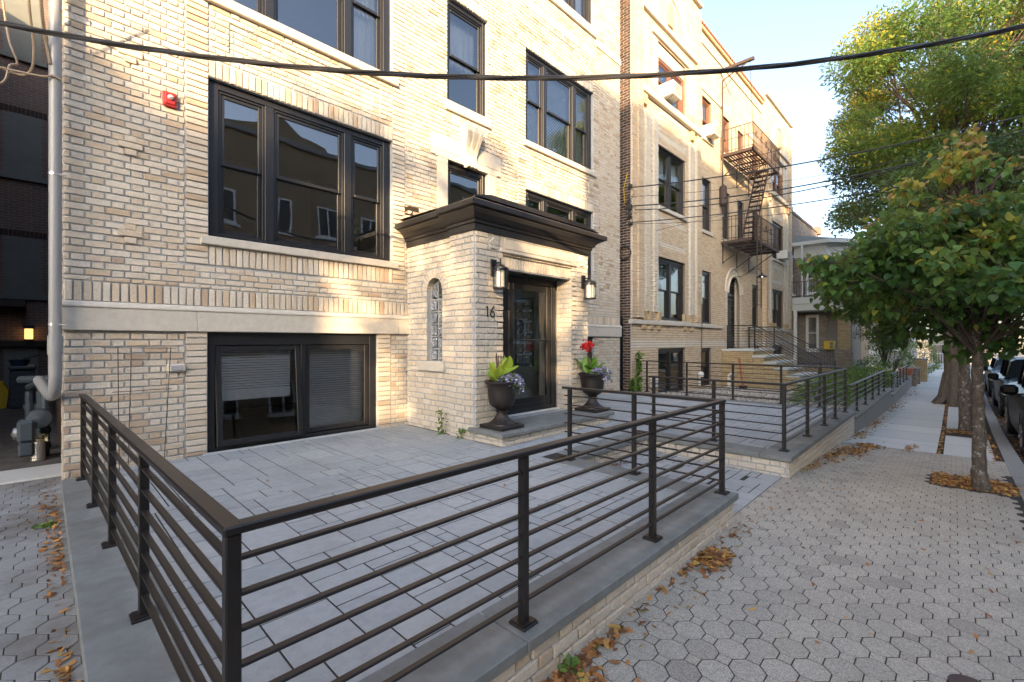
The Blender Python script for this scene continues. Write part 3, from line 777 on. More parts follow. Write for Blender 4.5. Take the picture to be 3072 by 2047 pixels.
# basement windows: heavy casing, two awning lights, the left one of the near pair tilted open
for k, (a, b) in enumerate(((1.37, 3.60), (7.27, 9.48))):
    f = MB(); f.T = F1
    f.box(a, a+.085, -.16, -.03, .30, 1.755, b=.004); f.box(b-.11, b, -.16, -.03, .30, 1.755, b=.004)
    f.box(a+.085, b-.11, -.16, -.032, 1.60, 1.755, b=.004); f.box(a+1.10, a+1.16, -.16, -.033, .36, 1.60, b=.004)
    f.box(a+.085, b-.11, -.16, -.028, .30, .36, b=.004)
    win = f.build('window', K['black'], B1)
    for i, (p, q) in enumerate(((a+.085, a+1.10), (a+1.16, b-.11))):
        s = MB(); th = R(5.5) if i == 0 else 0; zt = 1.6
        def TT(u, n, z, th=th, zt=zt):
            dz = z-zt; return F1(u, -.06+n*math.cos(th)-dz*math.sin(th), zt+dz*math.cos(th)+n*math.sin(th))
        s.T = TT; s.ring(p+.004, q-.004, .37, 1.595, .065, -.045, 0, b=.005)
        sa = s.build('sash', K['black'], win)
        gl = MB(); gl.T = TT; gl.add([(p+.07,-.02,.435),(q-.07,-.02,.435),(q-.07,-.02,1.53),(p+.07,-.02,1.53)], [(0,1,2,3)])
        gl.build('pane', K['glassbase'], win)
        bl = MB(); bl.T = F1; z = 1.56; bot = .92 if i == 0 else .42
        while z > bot:
            bl.add([(p+.05,-.19,z),(q-.09 if i == 0 else q-.04,-.19,z),(q-.09 if i == 0 else q-.04,-.172,z-.022),(p+.05,-.172,z-.022)], [(0,1,2,3)])
            z -= .033 if (z > bot+.12 or i) else .009
        bl.box(p+.05, q-.09 if i == 0 else q-.04, -.225, -.195, bot-.03, bot)
        bl.build('blind', K['blind'], win)
    s = MB(); s.T = F1; s.box(a-.05, b+.02, .0, .055, .27, .315, b=.01); s.build('sill', K['mortar'], win)
# limestone window surround and scrolled keystone over the porch
s = MB(); s.T = F1
s.box(4.60, 6.26, -.03, .035, 4.96, 5.22, b=.006); s.box(4.60, 4.70, -.03, .034, 4.86, 4.96, b=.004); s.box(6.16, 6.26, -.03, .034, 4.86, 4.96, b=.004)
s.box(4.70, 6.16, -.03, .033, 4.842, 4.9599, b=.004)
s.box(4.74, 4.955, -.03, .03, 3.3, 4.8415, b=.004); s.box(5.925, 6.14, -.03, .03, 3.3, 4.8415, b=.004)
s.build('window_surround', K['stone'], B1)
s = MB()                                                           # keystone: fluted tongue with a rolled top and foot
prof = [(.03,4.80),(.10,4.78),(.155,4.80),(.16,4.86),(.11,4.92),(.10,5.02),(.13,5.14),(.19,5.28),(.235,5.40),(.23,5.50),(.17,5.545),(.10,5.53),(.02,5.50)]
for k in range(5):
    u0 = 5.43+(-.5+k/5)*.22; u1 = 5.43+(-.5+(k+1)/5)*.22
    vs = []
    for side, uu in ((0, u0), (1, u1)):
        for (n, z) in prof:
            sp = 1+.9*max(0, (z-4.85)/.7); dn = .012 if k % 2 else 0
            vs.append(F1(5.43+(uu-5.43)*sp, n-dn, z))
    N = len(prof)
    s.add(vs, [tuple(range(N)), tuple(range(N, 2*N))[::-1]] + [(i, (i+1) % N, N+(i+1) % N, N+i) for i in range(N)])
s.build('keystone', K['stone'], B1)
# body of the building behind the brick front, side wall, rooms
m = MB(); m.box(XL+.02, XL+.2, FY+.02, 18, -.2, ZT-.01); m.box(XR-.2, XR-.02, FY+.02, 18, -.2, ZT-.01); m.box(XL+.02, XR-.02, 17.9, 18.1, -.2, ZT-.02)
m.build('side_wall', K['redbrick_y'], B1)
m = MB(); m.T = FR(XL, FY, (0,1), (-1,0)); bricks(m, .0, .25, -.1, 9.5, (), 'stack', back=.02, tf=lambda a, b: .55+.45*rnd.random() if b < 1.4 else rnd.random(), proud=.006)
m.build('corner_bricks', [K['brick'], K['mortar']], B1)
m = MB(); m.box(XL, XR, FY+.01, 18.05, ZT, ZT+.15, b=.01); m.build('roof', K['kerb'], B1)
m = MB()
for z in (-.02, 2.35, 5.35, 8.7, 11.9): m.box(XL+.21, XR-.21, FY+.2, 17.8, z, z+.25)
for (a, z0, z1) in ((4.25, .3, 2.3), (4.3, 2.65, 5.3), (4.4, 5.65, 8.6), (6.5, 2.65, 5.3), (6.6, 5.65, 8.6), (6.7, .3, 2.3), (4.3, 9, 11.8), (6.5, 9, 11.8)):
    m.box(a-.05, a+.05, FY+.2, 10.5, z0, z1)
for z0, z1 in ((.26, 2.3), (2.62, 5.33), (5.62, 8.68), (8.97, 11.88)): m.box(XL+.22, XR-.22, 10.5, 10.6, z0, z1)
m.build('room', K['room'], B1)
m = MB()                                                           # potted plant and things on the inner sill
m.lathe([(.05,0),(.065,.10),(.07,.11),(.05,.112)], (3.36, 6.72, 3.0), 16)
m.box(3.2, 3.9, 6.6, 6.9, 2.9, 2.995)
m.build('inner_sill', K['white'], B1)
lf = []; T4 = [(0,0,0),(.35,.5,.05),(0,1,.1),(-.35,.5,.05)]
pos = np.array([[3.36+rnd.uniform(-.09,.09), 6.72+rnd.uniform(-.06,.06), 3.15+rnd.uniform(0,.4)] for _ in range(34)])
bulk('sill_plant', T4, [(0,1,2,3)], pos, randrot(34), np.full(34, .12), nr.rand(34), K['dark_leaf'], B1)

# ---- porch
PF = FR(0, PY, (1,0), (0,-1))                                      # front
PS = FR(4.15, 0, (0,1), (-1,0))                                    # left flank, along = y
PRt = FR(6.71, 0, (0,1), (1,0))
OP = (4.64, 6.30, .40, 2.71)
white_t = lambda a, b: .02+.36*rnd.random()+(.25 if rnd.random() < .12 else 0)
w = MB(); w.T = PF
mortar(w, 4.10, 6.76, .2, 3.2, [OP, (4.64, 6.30, 2.70, 2.945)], depth=.35, reveal=False)
zz = [(4.64, 6.30, 2.71, 2.92), (4.56, 6.38, 2.92, 3.16)]
bricks(w, 4.10, 6.76, .25, 3.17, [OP]+zz, 'flem', back=.12, tf=white_t, H=.0835, L=.235)
bricks(w, 4.64, 6.30, 2.71, 2.88, (), 'soldier', n0=-.03, back=.2, tf=lambda a, b: .1+.5*rnd.random(), H=.06)
w.box(4.62, 6.32, -.1, -.032, 2.70, 3.0, m=1)
bricks(w, 4.64, 6.30, 2.885, 2.945, (), 'run', n0=-.012, back=.1, tf=lambda a, b: .4+.4*rnd.random(), L=.2)
for (uu, U, sg) in ((4.64, (0,1), 1), (6.30, (0,1), -1)):          # jambs of the opening
    w.T = FR(uu, PY, (0,1), (1,0) if sg > 0 else (-1,0))
    w.box(.0, .33, -.12, -.001, .4, 2.72, m=1)
    bricks(w, .012, .33, .47, 2.71, (), 'flem', back=.02, tf=white_t, H=.0835, L=.235, proud=.006)
# flank: corner pier, then a plane set back 5 cm with the arched glass-block window
w.T = FR(4.10, 0, (0,1), (-1,0))
mortar(w, PY, 5.22, .2, 3.2, (), reveal=False); bricks(w, PY+.02, 5.22, .25, 3.17, (), 'flem', tf=lambda a, b: .05+.6*rnd.random(), back=.05, H=.0835, L=.235)
w.T = PS
AW = (5.47, 5.85, 1.34, 2.42); ac, ar = 5.66, .19
mortar(w, 5.2, FY, .2, 3.2, [(5.47, 5.85, 1.34, 2.61)], depth=.14)
ring_out = .33
def archshape(p, q, r_, s_):
    zc = (r_+s_)/2
    if zc > 2.42 and zc < 2.42+ring_out:
        h = math.sqrt(max(0, ring_out**2-(zc-2.42)**2)); L_, R_ = ac-h, ac+h
        if q <= L_+.01 or p >= R_-.01: return (p, q, r_, s_)
        if p < L_ < q: return (p, L_, r_, s_)
        if p < R_ < q: return (R_, q, r_, s_)
        return None
    return (p, q, r_, s_)
bricks(w, 5.21, FY-.005, .25, 3.17, [AW, (5.40, 6.10, 1.19, 1.34)], 'flem', tf=lambda a, b: .05+.65*rnd.random(), shape=archshape, H=.0835, L=.235)
for k in range(13):                                                # voussoirs
    a0 = math.pi*k/13+.02; a1 = math.pi*(k+1)/13-.02; r0, r1 = ar+.002, ring_out-.012; t = .05+.5*rnd.random()
    vs = []
    for n in (-.1, .012):
        for (rr, aa) in ((r0,a0),(r1,a0),(r1,a1),(r0,a1)): vs.append((ac+rr*math.cos(aa), n, 2.42+rr*math.sin(aa)))
    w.add(vs, [(4,5,6,7),(0,1,5,4),(1,2,6,5),(2,3,7,6),(3,0,4,7)], t)
w.T = PRt; mortar(w, PY, FY, .2, 3.2, [(5.62, 6.02, 1.22, 2.42)], depth=.2); bricks(w, PY+.02, FY-.01, .25, 3.17, [(5.62, 6.02, 1.22, 2.42)], 'flem', tf=white_t, back=.05, H=.0835, L=.235, bev=0)
w.build('porch_wall', [K['brick'], K['mortar']], B1)
s = MB(); s.T = PS; s.box(5.40, 6.10, -.1, .045, 1.19, 1.335, b=.01); s.build('porch_window_sill', K['stone'], B1)
s = MB(); s.T = PS                                                 # glass blocks, two by five and an arched head
for i in range(2):
    for j in range(6):
        a = 5.475+i*.19; c = 1.345+j*.19
        if j < 5: s.box(a+.008, a+.177, -.12, -.06, c+.006, c+.18, b=.02)
for i in (0, 1):
    pts = [(ac+(.006 if i else -.006), 2.30)]; rng = [R(2)+R(84)*k/6 for k in range(7)]
    poly = [(ac+(.008 if i else -.008), 2.302)] + [(ac+(1 if i else -1)*.178*math.cos(q), 2.36+.21*math.sin(q)) for q in rng]
    s.prism(poly, -.12, -.065, 'y')
s.build('glass_block_window', K['gblock'], B1)
s = MB(); s.T = PS
for j in range(7): s.box(5.47, 5.85, -.115, -.066, 1.34+j*.19-.006, 1.34+j*.19+.006)
for a in (5.475, 5.66, 5.845): s.box(a-.007, a+.007, -.114, -.067, 1.34, 2.58)
s.build('block_joints', K['mortar'], B1)
s = MB(); s.T = F1                                                 # gap of missing brick above the porch roof
s.box(3.93, 4.36, .0, .013, 3.70, 3.86); s.box(3.93, 4.05, .0, .0125, 3.58, 3.70)
s.build('missing_brick_patch', K['soil'], B1)
# stone panel and lintel band over the door, rosettes
s = MB(); s.T = PF
s.box(4.58, 6.36, -.03, .012, 2.945, 3.165, b=.004)
s.box(4.56, 6.38, -.03, .045, 2.925, 2.975, b=.008); s.ring(4.66, 6.28, 2.99, 3.155, .014, .0, .026, b=.003)
s.build('door_lintel_panel', K['stone'], B1)
for cx in (4.43, 6.56):
    s = MB(); s.T = PF
    s.box(cx-.095, cx+.095, -.01, .014, 2.925, 3.115, b=.004)
    for k in range(5):
        a = 2*math.pi*k/5+.3
        c0 = (cx+.05*math.cos(a), 3.02+.05*math.sin(a))
        s.lathe([(.036,0),(.036,.012),(.026,.03),(.008,.026)], (c0[0], .012, c0[1]), 10, axis='y')
    s.lathe([(.02,0),(.02,.03),(.01,.042)], (cx, .012, 3.02), 10, axis='y')
    s.build('rosette', K['stone'], B1, smooth=True)
# cornice: profile swept round three sides, corner pier breaks forward
cp = [(.0, 3.165), (.035, 3.165), (.035, 3.255), (.06, 3.262), (.06, 3.30), (.085, 3.308), (.095, 3.33), (.125, 3.375), (.175, 3.405), (.205, 3.415),
      (.205, 3.43), (.25, 3.435), (.25, 3.50), (.235, 3.515), (.0, 3.58)]
s = MB()
path = [((4.15, 6.42), (-1, 0)), ((4.15, 5.23), (-1, 1e-6)), ((4.10, 5.23), (-1, .0)), ((4.10, PY), (-1, -1)), ((6.76, PY), (1, -1)), ((6.76, 6.42), (1, 0))]
ringv = []
for (p, d) in path:
    ringv.append([(p[0]+d[0]*n, p[1]+d[1]*n, z) for (n, z) in cp])
P = len(cp)
for i in range(len(path)-1):
    s.add(ringv[i]+ringv[i+1], [(k, k+1, P+k+1, P+k) for k in range(P-1)])
s.add(ringv[0], [tuple(range(P))]); s.add(ringv[-1], [tuple(range(P))])
s.add([(3.99, 4.5, 3.565), (6.87, 4.5, 3.565), (6.87, 6.40, 3.60), (3.99, 6.40, 3.60)], [(0,1,2,3)])
s.prism([(4.0,3.52),(4.0,3.60),(4.3,3.66),(6.5,3.66),(6.85,3.60),(6.85,3.52)], 4.56, 4.60, 'y')
s.build('cornice', K['cornice'], B1)
m = MB(); m.box(4.2, 6.66, 4.9, 6.39, 3.02, 3.10); m.build('porch_ceiling', K['white'], B1)
# vestibule behind the door: marble side walls, floor, inner glass block panel
m = MB(); m.box(6.34, 6.40, 5.08, 5.62, .45, 2.9); m.box(6.34, 6.40, 6.02, 7.6, .45, 2.9); m.box(6.34, 6.40, 5.62, 6.02, .45, 1.22); m.box(6.34, 6.40, 5.62, 6.02, 2.42, 2.9); m.box(4.50, 6.36, 7.55, 7.62, .45, 2.9); m.box(4.50, 6.36, 5.0, 7.6, 2.8, 2.88)
m.box(4.40, 6.36, 5.0, 7.6, .40, .46); m.box(4.40, 4.46, 6.38, 7.6, .47, 2.79)
m.build('vestibule', K['marble'], B1)
m = MB()
for i in range(2):
    for j in range(6): m.box(6.30, 6.345, 5.62+i*.2, 5.80+i*.2, 1.22+j*.2, 1.405+j*.2, b=.02)
m.build('inner_glass_blocks', K['gblock'], B1)
m = MB(); m.T = FR(6.33, 0, (0,1), (-1,0)); m.ring(5.58, 6.06, 1.18, 2.46, .04, -.01, .012); m.build('inner_block_frame', K['greyboard'], B1)
# entrance door: sidelight, heavy black frame, one big pane with a push bar
d = MB(); dy = 5.02; d.T = FR(0, dy, (1,0), (0,-1))
d.ring(4.66, 6.29, .485, 2.70, .055, -.07, 0, b=.003)
d.box(4.96, 5.10, -.07, -.001, .54, 2.645, b=.003); d.box(6.16, 6.235, -.07, -.001, .54, 2.645, b=.003); d.box(5.10, 6.16, -.07, -.001, 2.59, 2.645, b=.003)
fr = d.build('door_frame', K['black'], B1)
d = MB(); d.T = FR(0, dy, (1,0), (0,-1)); d.ring(5.115, 6.145, .53, 2.58, .10, -.05, -.008, b=.004); d.box(5.215, 6.045, -.05, -.009, .63, .72, b=.004)
dr = d.build('door', K['black'], B1)
d = MB(); d.T = FR(0, dy, (1,0), (0,-1)); d.add([(5.2,-.03,.7),(6.06,-.03,.7),(6.06,-.03,2.5),(5.2,-.03,2.5)], [(0,1,2,3)]); d.build('door_pane', K['glassdoor'], dr)
d = MB(); d.T = FR(0, dy, (1,0), (0,-1)); d.add([(4.71,-.03,.53),(4.97,-.03,.53),(4.97,-.03,2.65),(4.71,-.03,2.65)], [(0,1,2,3)]); d.build('sidelight_pane', K['glass'], fr)
d = MB(); d.T = FR(0, dy, (1,0), (0,-1)); d.tube([(5.14,.05,1.67),(6.12,.05,1.67)], .011, 8); d.tube([(5.15,-.01,1.67),(5.15,.05,1.67)], .009); d.tube([(6.11,-.01,1.67),(6.11,.05,1.67)], .009)
d.tube([(6.10,.03,1.35),(6.10,.05,1.38),(6.10,.05,2.0),(6.10,.03,2.03)], .009, 6)
d.build('push_bar', K['black'], dr)
d = MB(); d.box(5.0, 6.28, 4.93, 5.03, .47, .486, b=.003); d.build('threshold', K['white'], B1)
# house number
for ch, x, z in (('1', 4.285, 1.985), ('6', 4.365, 1.985)):
    m = MB(); f_ = FR(x, PY-.022, (1,0), (0,-1)); m.T = lambda u, n, q, f_=f_, z=z: f_(u, n, q+z); rr = .009
    if ch == '1':
        m.tube([(.0,0,.135),(.03,0,.15),(.03,0,.0)], rr, 6)
    else:
        pts = [(.075,0,.155),(.045,0,.125),(.02,0,.085),(.008,0,.045)]
        pts += [(.045+.037*math.cos(a), 0, .042+.04*math.sin(a)) for a in [math.pi+2*math.pi*k/14 for k in range(15)]]
        m.tube(pts, rr, 6)
    m.build('house_number', K['black'], B1)
settle(B1, (5.4, 6.4, .3))

# entrance step
r = root0('entrance_step', 'thick bluestone slab step on white brick in front of the glass entrance door', 'step')
m = MB(); m.box(4.03, 6.69, 4.08, 4.76, .412, .47, b=.008); m.build('slab', K['blue'], r)
m = MB(); m.T = FR(0, 4.14, (1,0), (0,-1)); m.box(4.10, 6.60, -.5, -.001, .1, .41, m=1); bricks(m, 4.10, 6.60, .29, .41, (), 'run', back=.02, tf=white_t, H=.06, L=.2)
m.T = FR(4.10, 0, (0,1), (-1,0)); bricks(m, 4.13, PY, .29, .41, (), 'run', back=.02, tf=white_t, H=.06, L=.2)
m.build('riser', [K['brick'], K['mortar']], r)
m = MB()
for i in range(16):
    a = 4.68+i*.1; m.box(a+.003, a+.097, 4.78, 4.93, .43, .472, rnd.random(), b=.004)
m.build('tread_bricks', K['slab'], r)
settle(r, (5.35, 4.4, .3))

# ================================================================== SECOND BUILDING (tan brick with white glazed stripes)
B2 = root0('brick_building', 'four-storey tan brick apartment house with white glazed brick stripes and a fire escape', 'building')
MIR = 39.1                                                          # mirror axis of the front x -> MIR - x
yb, ym = 6.28, 6.42
FB = FR(0, yb, (1,0), (0,-1)); FM = FR(0, ym, (1,0), (0,-1))
BW = [(12.69, 14.56, 2.27, 4.16), (12.69, 14.56, 5.66, 7.48), (12.69, 14.56, 8.90, 10.55), (12.69, 14.56, .02, 1.43)]
NW = [(16.32, 17.16), (18.3, 19.08)]
MW = []
for (a, b) in NW:
    for (p, q) in ((a, b), (MIR-b, MIR-a)):
        for (c, d) in ((2.27, 4.17), (5.62, 7.5), (8.95, 10.4)):
            if c == 2.27 and abs((p+q)/2-19.55) < 1.2: continue
            MW.append((p, q, c, d))
MW += [(16.25, 17.15, .05, 1.40), (22.3, 23.0, .6, 1.40)]
DOOR = (18.85, 20.3, 1.36, 4.28)
def stripe_t(x, z, bay):
    t = rnd.random()*.84
    X = x if x < 19.55 else MIR-x
    def white(): return .87+.13*rnd.random()
    if 1.46 < z < 1.66: return white()
    if bay:
        for (a, b) in ((11.84, 12.1), (12.33, 12.58), (14.84, 15.1), (15.34, 15.6)):
            if a < X < b and (2.5 < z < 8.2 or 9.1 < z < 10.9): return white()
        for z0 in (4.48, 7.75):
            if 12.72 < X < 14.62 and z0 < z < z0+.86 and not (12.86 < X < 14.48 and z0+.15 < z < z0+.72): return white()
        rr = math.hypot(X-13.6, z-11.25)
        if 1.0 < rr < 1.22 and z > 11.2: return white()
        if 10.62 < z < 10.78 and 12.4 < X < 14.9: return white()
    else:
        for z0 in (10.75,):
            for (a, b) in ((16.0, 17.6), (18.0, 19.3)):
                if a < X < b and z0 < z < z0+.8 and not (a+.12 < X < b-.12 and z0+.13 < z < z0+.67): return white()
        dd = math.hypot(x-19.57, z-3.55)
        if .74 < dd < .98 and z > 3.55: return white()
        if .74 < abs(x-19.57) < .98 and 1.4 < z < 3.6: return white()
    return t
w = MB()
for (x0, x1, T, holes, bay, top) in ((11.1, 15.75, FB, BW, 1, 13.1), (15.75, 23.35, FM, MW+[DOOR], 0, 12.7),
                                      (23.35, 28.0, FB, [(MIR-b, MIR-a, c, d) for (a, b, c, d) in BW], 1, 13.1)):
    w.T = T; mortar(w, x0, x1, -.9, top, holes, depth=.2)
    bricks(w, x0, x1, -.9, top, holes, 'run', bev=0, back=.12, tf=lambda a, b, bay=bay: stripe_t(a, b, bay), jt=.012, proud=.012)
for (cx) in (13.42, MIR-13.42):                                     # curved parapet gables over the two bays
    w.T = FB
    pts = [(cx-2.32, 13.1), (cx+2.32, 13.1), (cx+2.32, 13.25), (cx+1.5, 13.3)] + [(cx+1.4*math.cos(a), 13.35+.5*math.sin(a)) for a in [math.pi*k/12 for k in range(13)]] + [(cx-1.5, 13.3), (cx-2.32, 13.25)]
    w.prism([(q[0], q[1]) for q in pts], -.3, .012, 'y', .3)
WALL2 = w.build('wall', [K['brick2'], K['mortar2']], B2)
s = MB(); s.T = FB                                                  # quoin piers stepping at the bay edges
for (a, b, p) in ((11.1, 11.34, .05), (11.34, 11.62, .10), (15.42, 15.75, .06)):
    for (u0, u1) in ((a, b), (MIR-b, MIR-a)):
        bricks(s, u0, u1, 2.3, 12.9, (), 'stack', n0=p, back=.12, bev=0, tf=lambda x, z: rnd.random()*.8)
for (a, b) in ((11.84, 12.1), (12.33, 12.58), (14.84, 15.1), (15.34, 15.42)):
    for (u0, u1) in ((a, b), (MIR-b, MIR-a)): bricks(s, u0, u1, 2.5, 8.2, (), 'stack', n0=.06, back=.12, bev=0, tf=lambda x, z: .87+.12*rnd.random())
s.build('brick_piers', [K['brick2'], K['mortar2']], B2)
def trim(T, name, mat, *bx, b=.01):
    q = MB(); q.T = T; q.box(*bx, b=b); q.build(name, mat, B2)
for T, x0, x1 in ((FB, 11.06, 15.79), (FM, 15.8, 18.2), (FM, 20.9, 23.3), (FB, 23.31, 28.04)):   # bands and terracotta trim
    trim(T, 'stone_band', K['stone'], x0, x1, -.05, .09, 2.12, 2.24)
    if T is FB:
        c = (x0+x1)/2
        trim(T, 'window_cornice', K['stone'], x0+.5, x1-.1, -.05, .14, 8.62, 8.82, b=.02)
        trim(T, 'stone_band', K['stone'], x0+1.2, x1-1.0, -.05, .08, 10.6, 10.74)
        trim(T, 'stone_band', K['stone'], x0+.3, x1-.3, -.05, .10, 11.02, 11.14)
        trim(T, 'coping', K['stone'], x0, x1, -.05, .12, 13.08, 13.2)
        q = MB(); q.T = T; q.tube([(c+1.12*math.cos(a), .02, 11.15+1.12*math.sin(a)) for a in [math.pi*k/16 for k in range(17)]], .055, 6); q.build('arch_moulding', K['stone'], B2)
        for dx in (-1.35, -.85, .95, 1.5, -1.75):
            trim(T, 'terracotta_block', K['terra'], c+dx, c+dx+.2, -.02, .07, 2.25, 2.52); trim(T, 'terracotta_block', K['terra'], c+dx, c+dx+.2, -.02, .07, 1.98, 2.12)
        for dx in (-1.75, 1.5):
            trim(T, 'terracotta_block', K['terra'], c+dx, c+dx+.22, -.02, .1, 8.82, 9.1); trim(T, 'terracotta_block', K['terra'], c+dx, c+dx+.22, -.02, .1, 8.3, 8.6)
        q = MB(); q.T = T; q.prism([(c-.16, 11.3), (c+.16, 11.3), (c+.2, 11.6), (c+.1, 11.95), (c, 12.05), (c-.1, 11.95), (c-.2, 11.6)], .0, .07, 'y'); q.build('terracotta_ornament', K['terra'], B2)
    else:
        trim(T, 'stone_band', K['stone'], x0, x1, -.05, .05, 10.58, 10.66)
s = MB(); s.T = FM; s.box(15.75, 23.35, -.1, .1, 12.66, 12.78, b=.02, m=1); s.box(15.8, 23.3, -.05, .06, 12.2, 12.28, b=.01)
s.build('cornice_band', [K['stone'], K['terra']], B2)
s = MB(); s.T = FM                                                  # small roof tiles edge
for i in range(38): s.box(15.78+i*.2, 15.78+i*.2+.17, -.14, .14, 12.78, 12.86, b=.02)
s.build('coping_tiles', K['redroof'], B2)
K['brown'] = M_plain('brown_window_frame', (.16,.075,.045), .5)
for i, (a, b, c, d) in enumerate(BW):
    for (p, q) in ((a, b), (MIR-b, MIR-a)):
        mt = K['brown'] if c > 8 else K['black']
        if c < 1: dh_window(B2, FB, p, q, c, d, lights=(1, 1), casing=.07, mull=.1, glass=K['glass2'], double=False)
        else:
            dh_window(B2, FB, p, q, c, d if c < 8 else 10.15, lights=(1, 1), casing=.09, mull=.12, mat=mt, glass=K['glass2'], sill=(.06, .12, .08), shades=({0: c+.9, 1: c+.9} if c > 5 else {0: c+1.0, 1: c+1.0}))
            if c > 8:
                e = MB(); e.T = FB; e.box(p, q, -.1, -.04, 10.15, 10.55, b=.01); e.build('lintel_board', K['cream'], B2)
for (p, q, c, d) in MW:
    mt = K['brown'] if c > 8 else K['black']
    dh_window(B2, FM, p, q, c, d, lights=(1,), casing=.07, mat=mt, glass=K['glass2'], sill=((.05, .12, .07) if c > 2 else None), shades=({0: c+.8} if c > 2 else ()))
# arched entrance with ironwork door
m = MB(); m.T = FM; cx = (DOOR[0]+DOOR[1])/2
arc = [(cx+.72*math.cos(a), 3.56+.72*math.sin(a)) for a in [math.pi*k/16 for k in range(17)]]
outer = [(DOOR[0]-.02, 4.33), (DOOR[1]+.02, 4.33), (DOOR[1]+.02, 3.56)]
for k in range(16):                                                 # fill the corners outside the arch
    p, q = arc[k], arc[k+1]; m.add([(p[0],.0,p[1]),(q[0],.0,q[1]),(q[0],.0,4.33),(p[0],.0,4.33)], [(0,1,2,3)], .3)
m.build('arch_brick', [K['brick2']], B2)
m = MB(); m.T = FM
m.tube([(p[0], .03, p[1]) for p in arc], .05, 6); m.tube([(cx+1.0*math.cos(a), .03, 3.6+1.0*math.sin(a)) for a in [math.pi*k/16 for k in range(17)]], .04, 6)
m.build('arch_moulding', K['stone'], B2)
m = MB(); m.T = FM
a, b = cx-.55, cx+.55
m.ring(a, b, 1.4, 4.2, .06, -.2, -.14)
for k in range(6): m.box(a+.06+k*.19, a+.075+k*.19, -.18, -.155, 1.9, 3.9)
for k in range(9): m.box(a, b, -.18, -.156, 1.9+k*.24, 1.92+k*.24)
m.box(a, b, -.19, -.15, 3.5, 3.56); m.box(a, b, -.2, -.15, 1.4, 1.85)
for k in range(5): m.tube([(cx+.2*math.cos(t)+.2*(k-2), -.16, 3.8+.13*math.sin(t)) for t in [2*math.pi*j/10 for j in range(10)]], .01, 5, closed=True)
dr = m.build('door', K['black'], B2)
m = MB(); m.T = FM; m.add([(a,-.21,1.8),(b,-.21,1.8),(b,-.21,4.2),(a,-.21,4.2)], [(0,1,2,3)]); m.build('door_pane', K['glass2'], dr)
m = MB(); m.T = FM; m.box(a-.17, a, -.2, -.1, 1.38, 4.2); m.box(b, b+.17, -.2, -.1, 1.38, 4.2); m.build('door_jamb', K['cream'], B2)
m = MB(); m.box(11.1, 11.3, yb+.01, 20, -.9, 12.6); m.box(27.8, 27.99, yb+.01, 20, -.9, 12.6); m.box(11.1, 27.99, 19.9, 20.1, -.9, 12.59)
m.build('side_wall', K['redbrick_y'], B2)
m = MB(); m.T = FR(11.1, yb, (0,1), (-1,0)); bricks(m, 0, 3.0, -.3, 12.5, (), 'run', bev=0, back=.02, tf=lambda a, b: .7+.3*rnd.random(), L=.21)
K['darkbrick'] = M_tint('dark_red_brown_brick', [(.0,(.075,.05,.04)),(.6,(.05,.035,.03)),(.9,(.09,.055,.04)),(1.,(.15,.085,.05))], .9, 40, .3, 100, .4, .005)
m.T = None; m.box(11.096, 11.0995, yb, yb+3.0, -.3, 12.5, m=1)
m.build('side_brickwork', [K['darkbrick'], K['mortar']], B2)
m = MB(); m.box(11.12, 27.98, yb+.2, 20, 12.3, 12.45); m.build('roof', K['asph'], B2)
m = MB()
for z in (-.8, 1.75, 5.0, 8.3, 11.5): m.box(11.31, 27.79, 6.7, 12, z, z+.2)
m.box(11.31, 27.79, 9.5, 9.6, -.6, 11.6)
m.build('room', K['roomdark'], B2)
settle(B2, (19.5, 6.3, -.2))

# stoop
r = root0('front_stoop', 'yellow brick stoop with concrete steps climbing to the arched door', 'steps')
m = MB(); m.T = None
LAN = 1.35; steps = [(5.30, LAN), (4.93, 1.12), (4.57, .90), (4.21, .68), (3.85, .46), (3.49, .24), (3.13, .02)]
X0, X1 = 18.2, 20.85
q = MB()
for i, (y, z) in enumerate(steps[:-1]):
    y0 = y; y1 = 6.4 if i == 0 else steps[i-1][0]
    q.box(X0-.05, X1+.05, y0-.06, y1+(0 if i == 0 else .02), z-.09, z-.002*i, rnd.random(), b=.015)
q.build('tread', K['conc'], r)
m = MB()
for i, (y, z) in enumerate(steps[:-1]):
    y1 = 6.4 if i == 0 else steps[i-1][0]
    m.box(X0+.01, X1, y+.01, y1+.01, -.6, z-.092, m=1)
    m.T = FR(X0, 0, (0,1), (-1,0)); bricks(m, y, y1, -.45, z-.09, (), 'run', back=.01, bev=0, tf=lambda a, b: rnd.random())
    m.T = FR(0, y, (1,0), (0,-1)); bricks(m, X0, X1, steps[i+1][1]-.02, z-.09, (), 'run', back=.01, bev=0, tf=lambda a, b: rnd.random()); m.T = None
m.build('brick_side', [K['yelbrick'], K['mortar2']], r)
settle(r, (19.5, 4.7, -.2))
def stoop_rail(label, x, first):
    r = root0('stoop_railing', label, 'railing', 'railings of the brick stoop')
    segs = [((x, 6.25, LAN), (x, 5.25, LAN)), ((x, 5.25, LAN), (x, 3.2, .15))]
    for a, b in segs:
        for k in range(9):
            m = MB(); dz = .88-.1*k; rr = .02 if k == 0 else .010
            m.tube([(a[0], a[1], a[2]+dz), (b[0], b[1], b[2]+dz)], rr, 6); m.build('top_rail' if k == 0 else 'bar', K['bronze'], r)
    for (y, z) in ((6.2, LAN), (5.25, LAN), (3.2, .02)):
        m = MB(); m.box(x-.022, x+.022, y-.022, y+.022, z, z+.9); m.build('post', K['bronze'], r)
    settle(r, (x, 4.7, 0)); return r
stoop_rail('stair railing on the near side of the yellow brick stoop', 18.26, 0)
stoop_rail('stair railing on the far side of the yellow brick stoop', 20.8, 1)

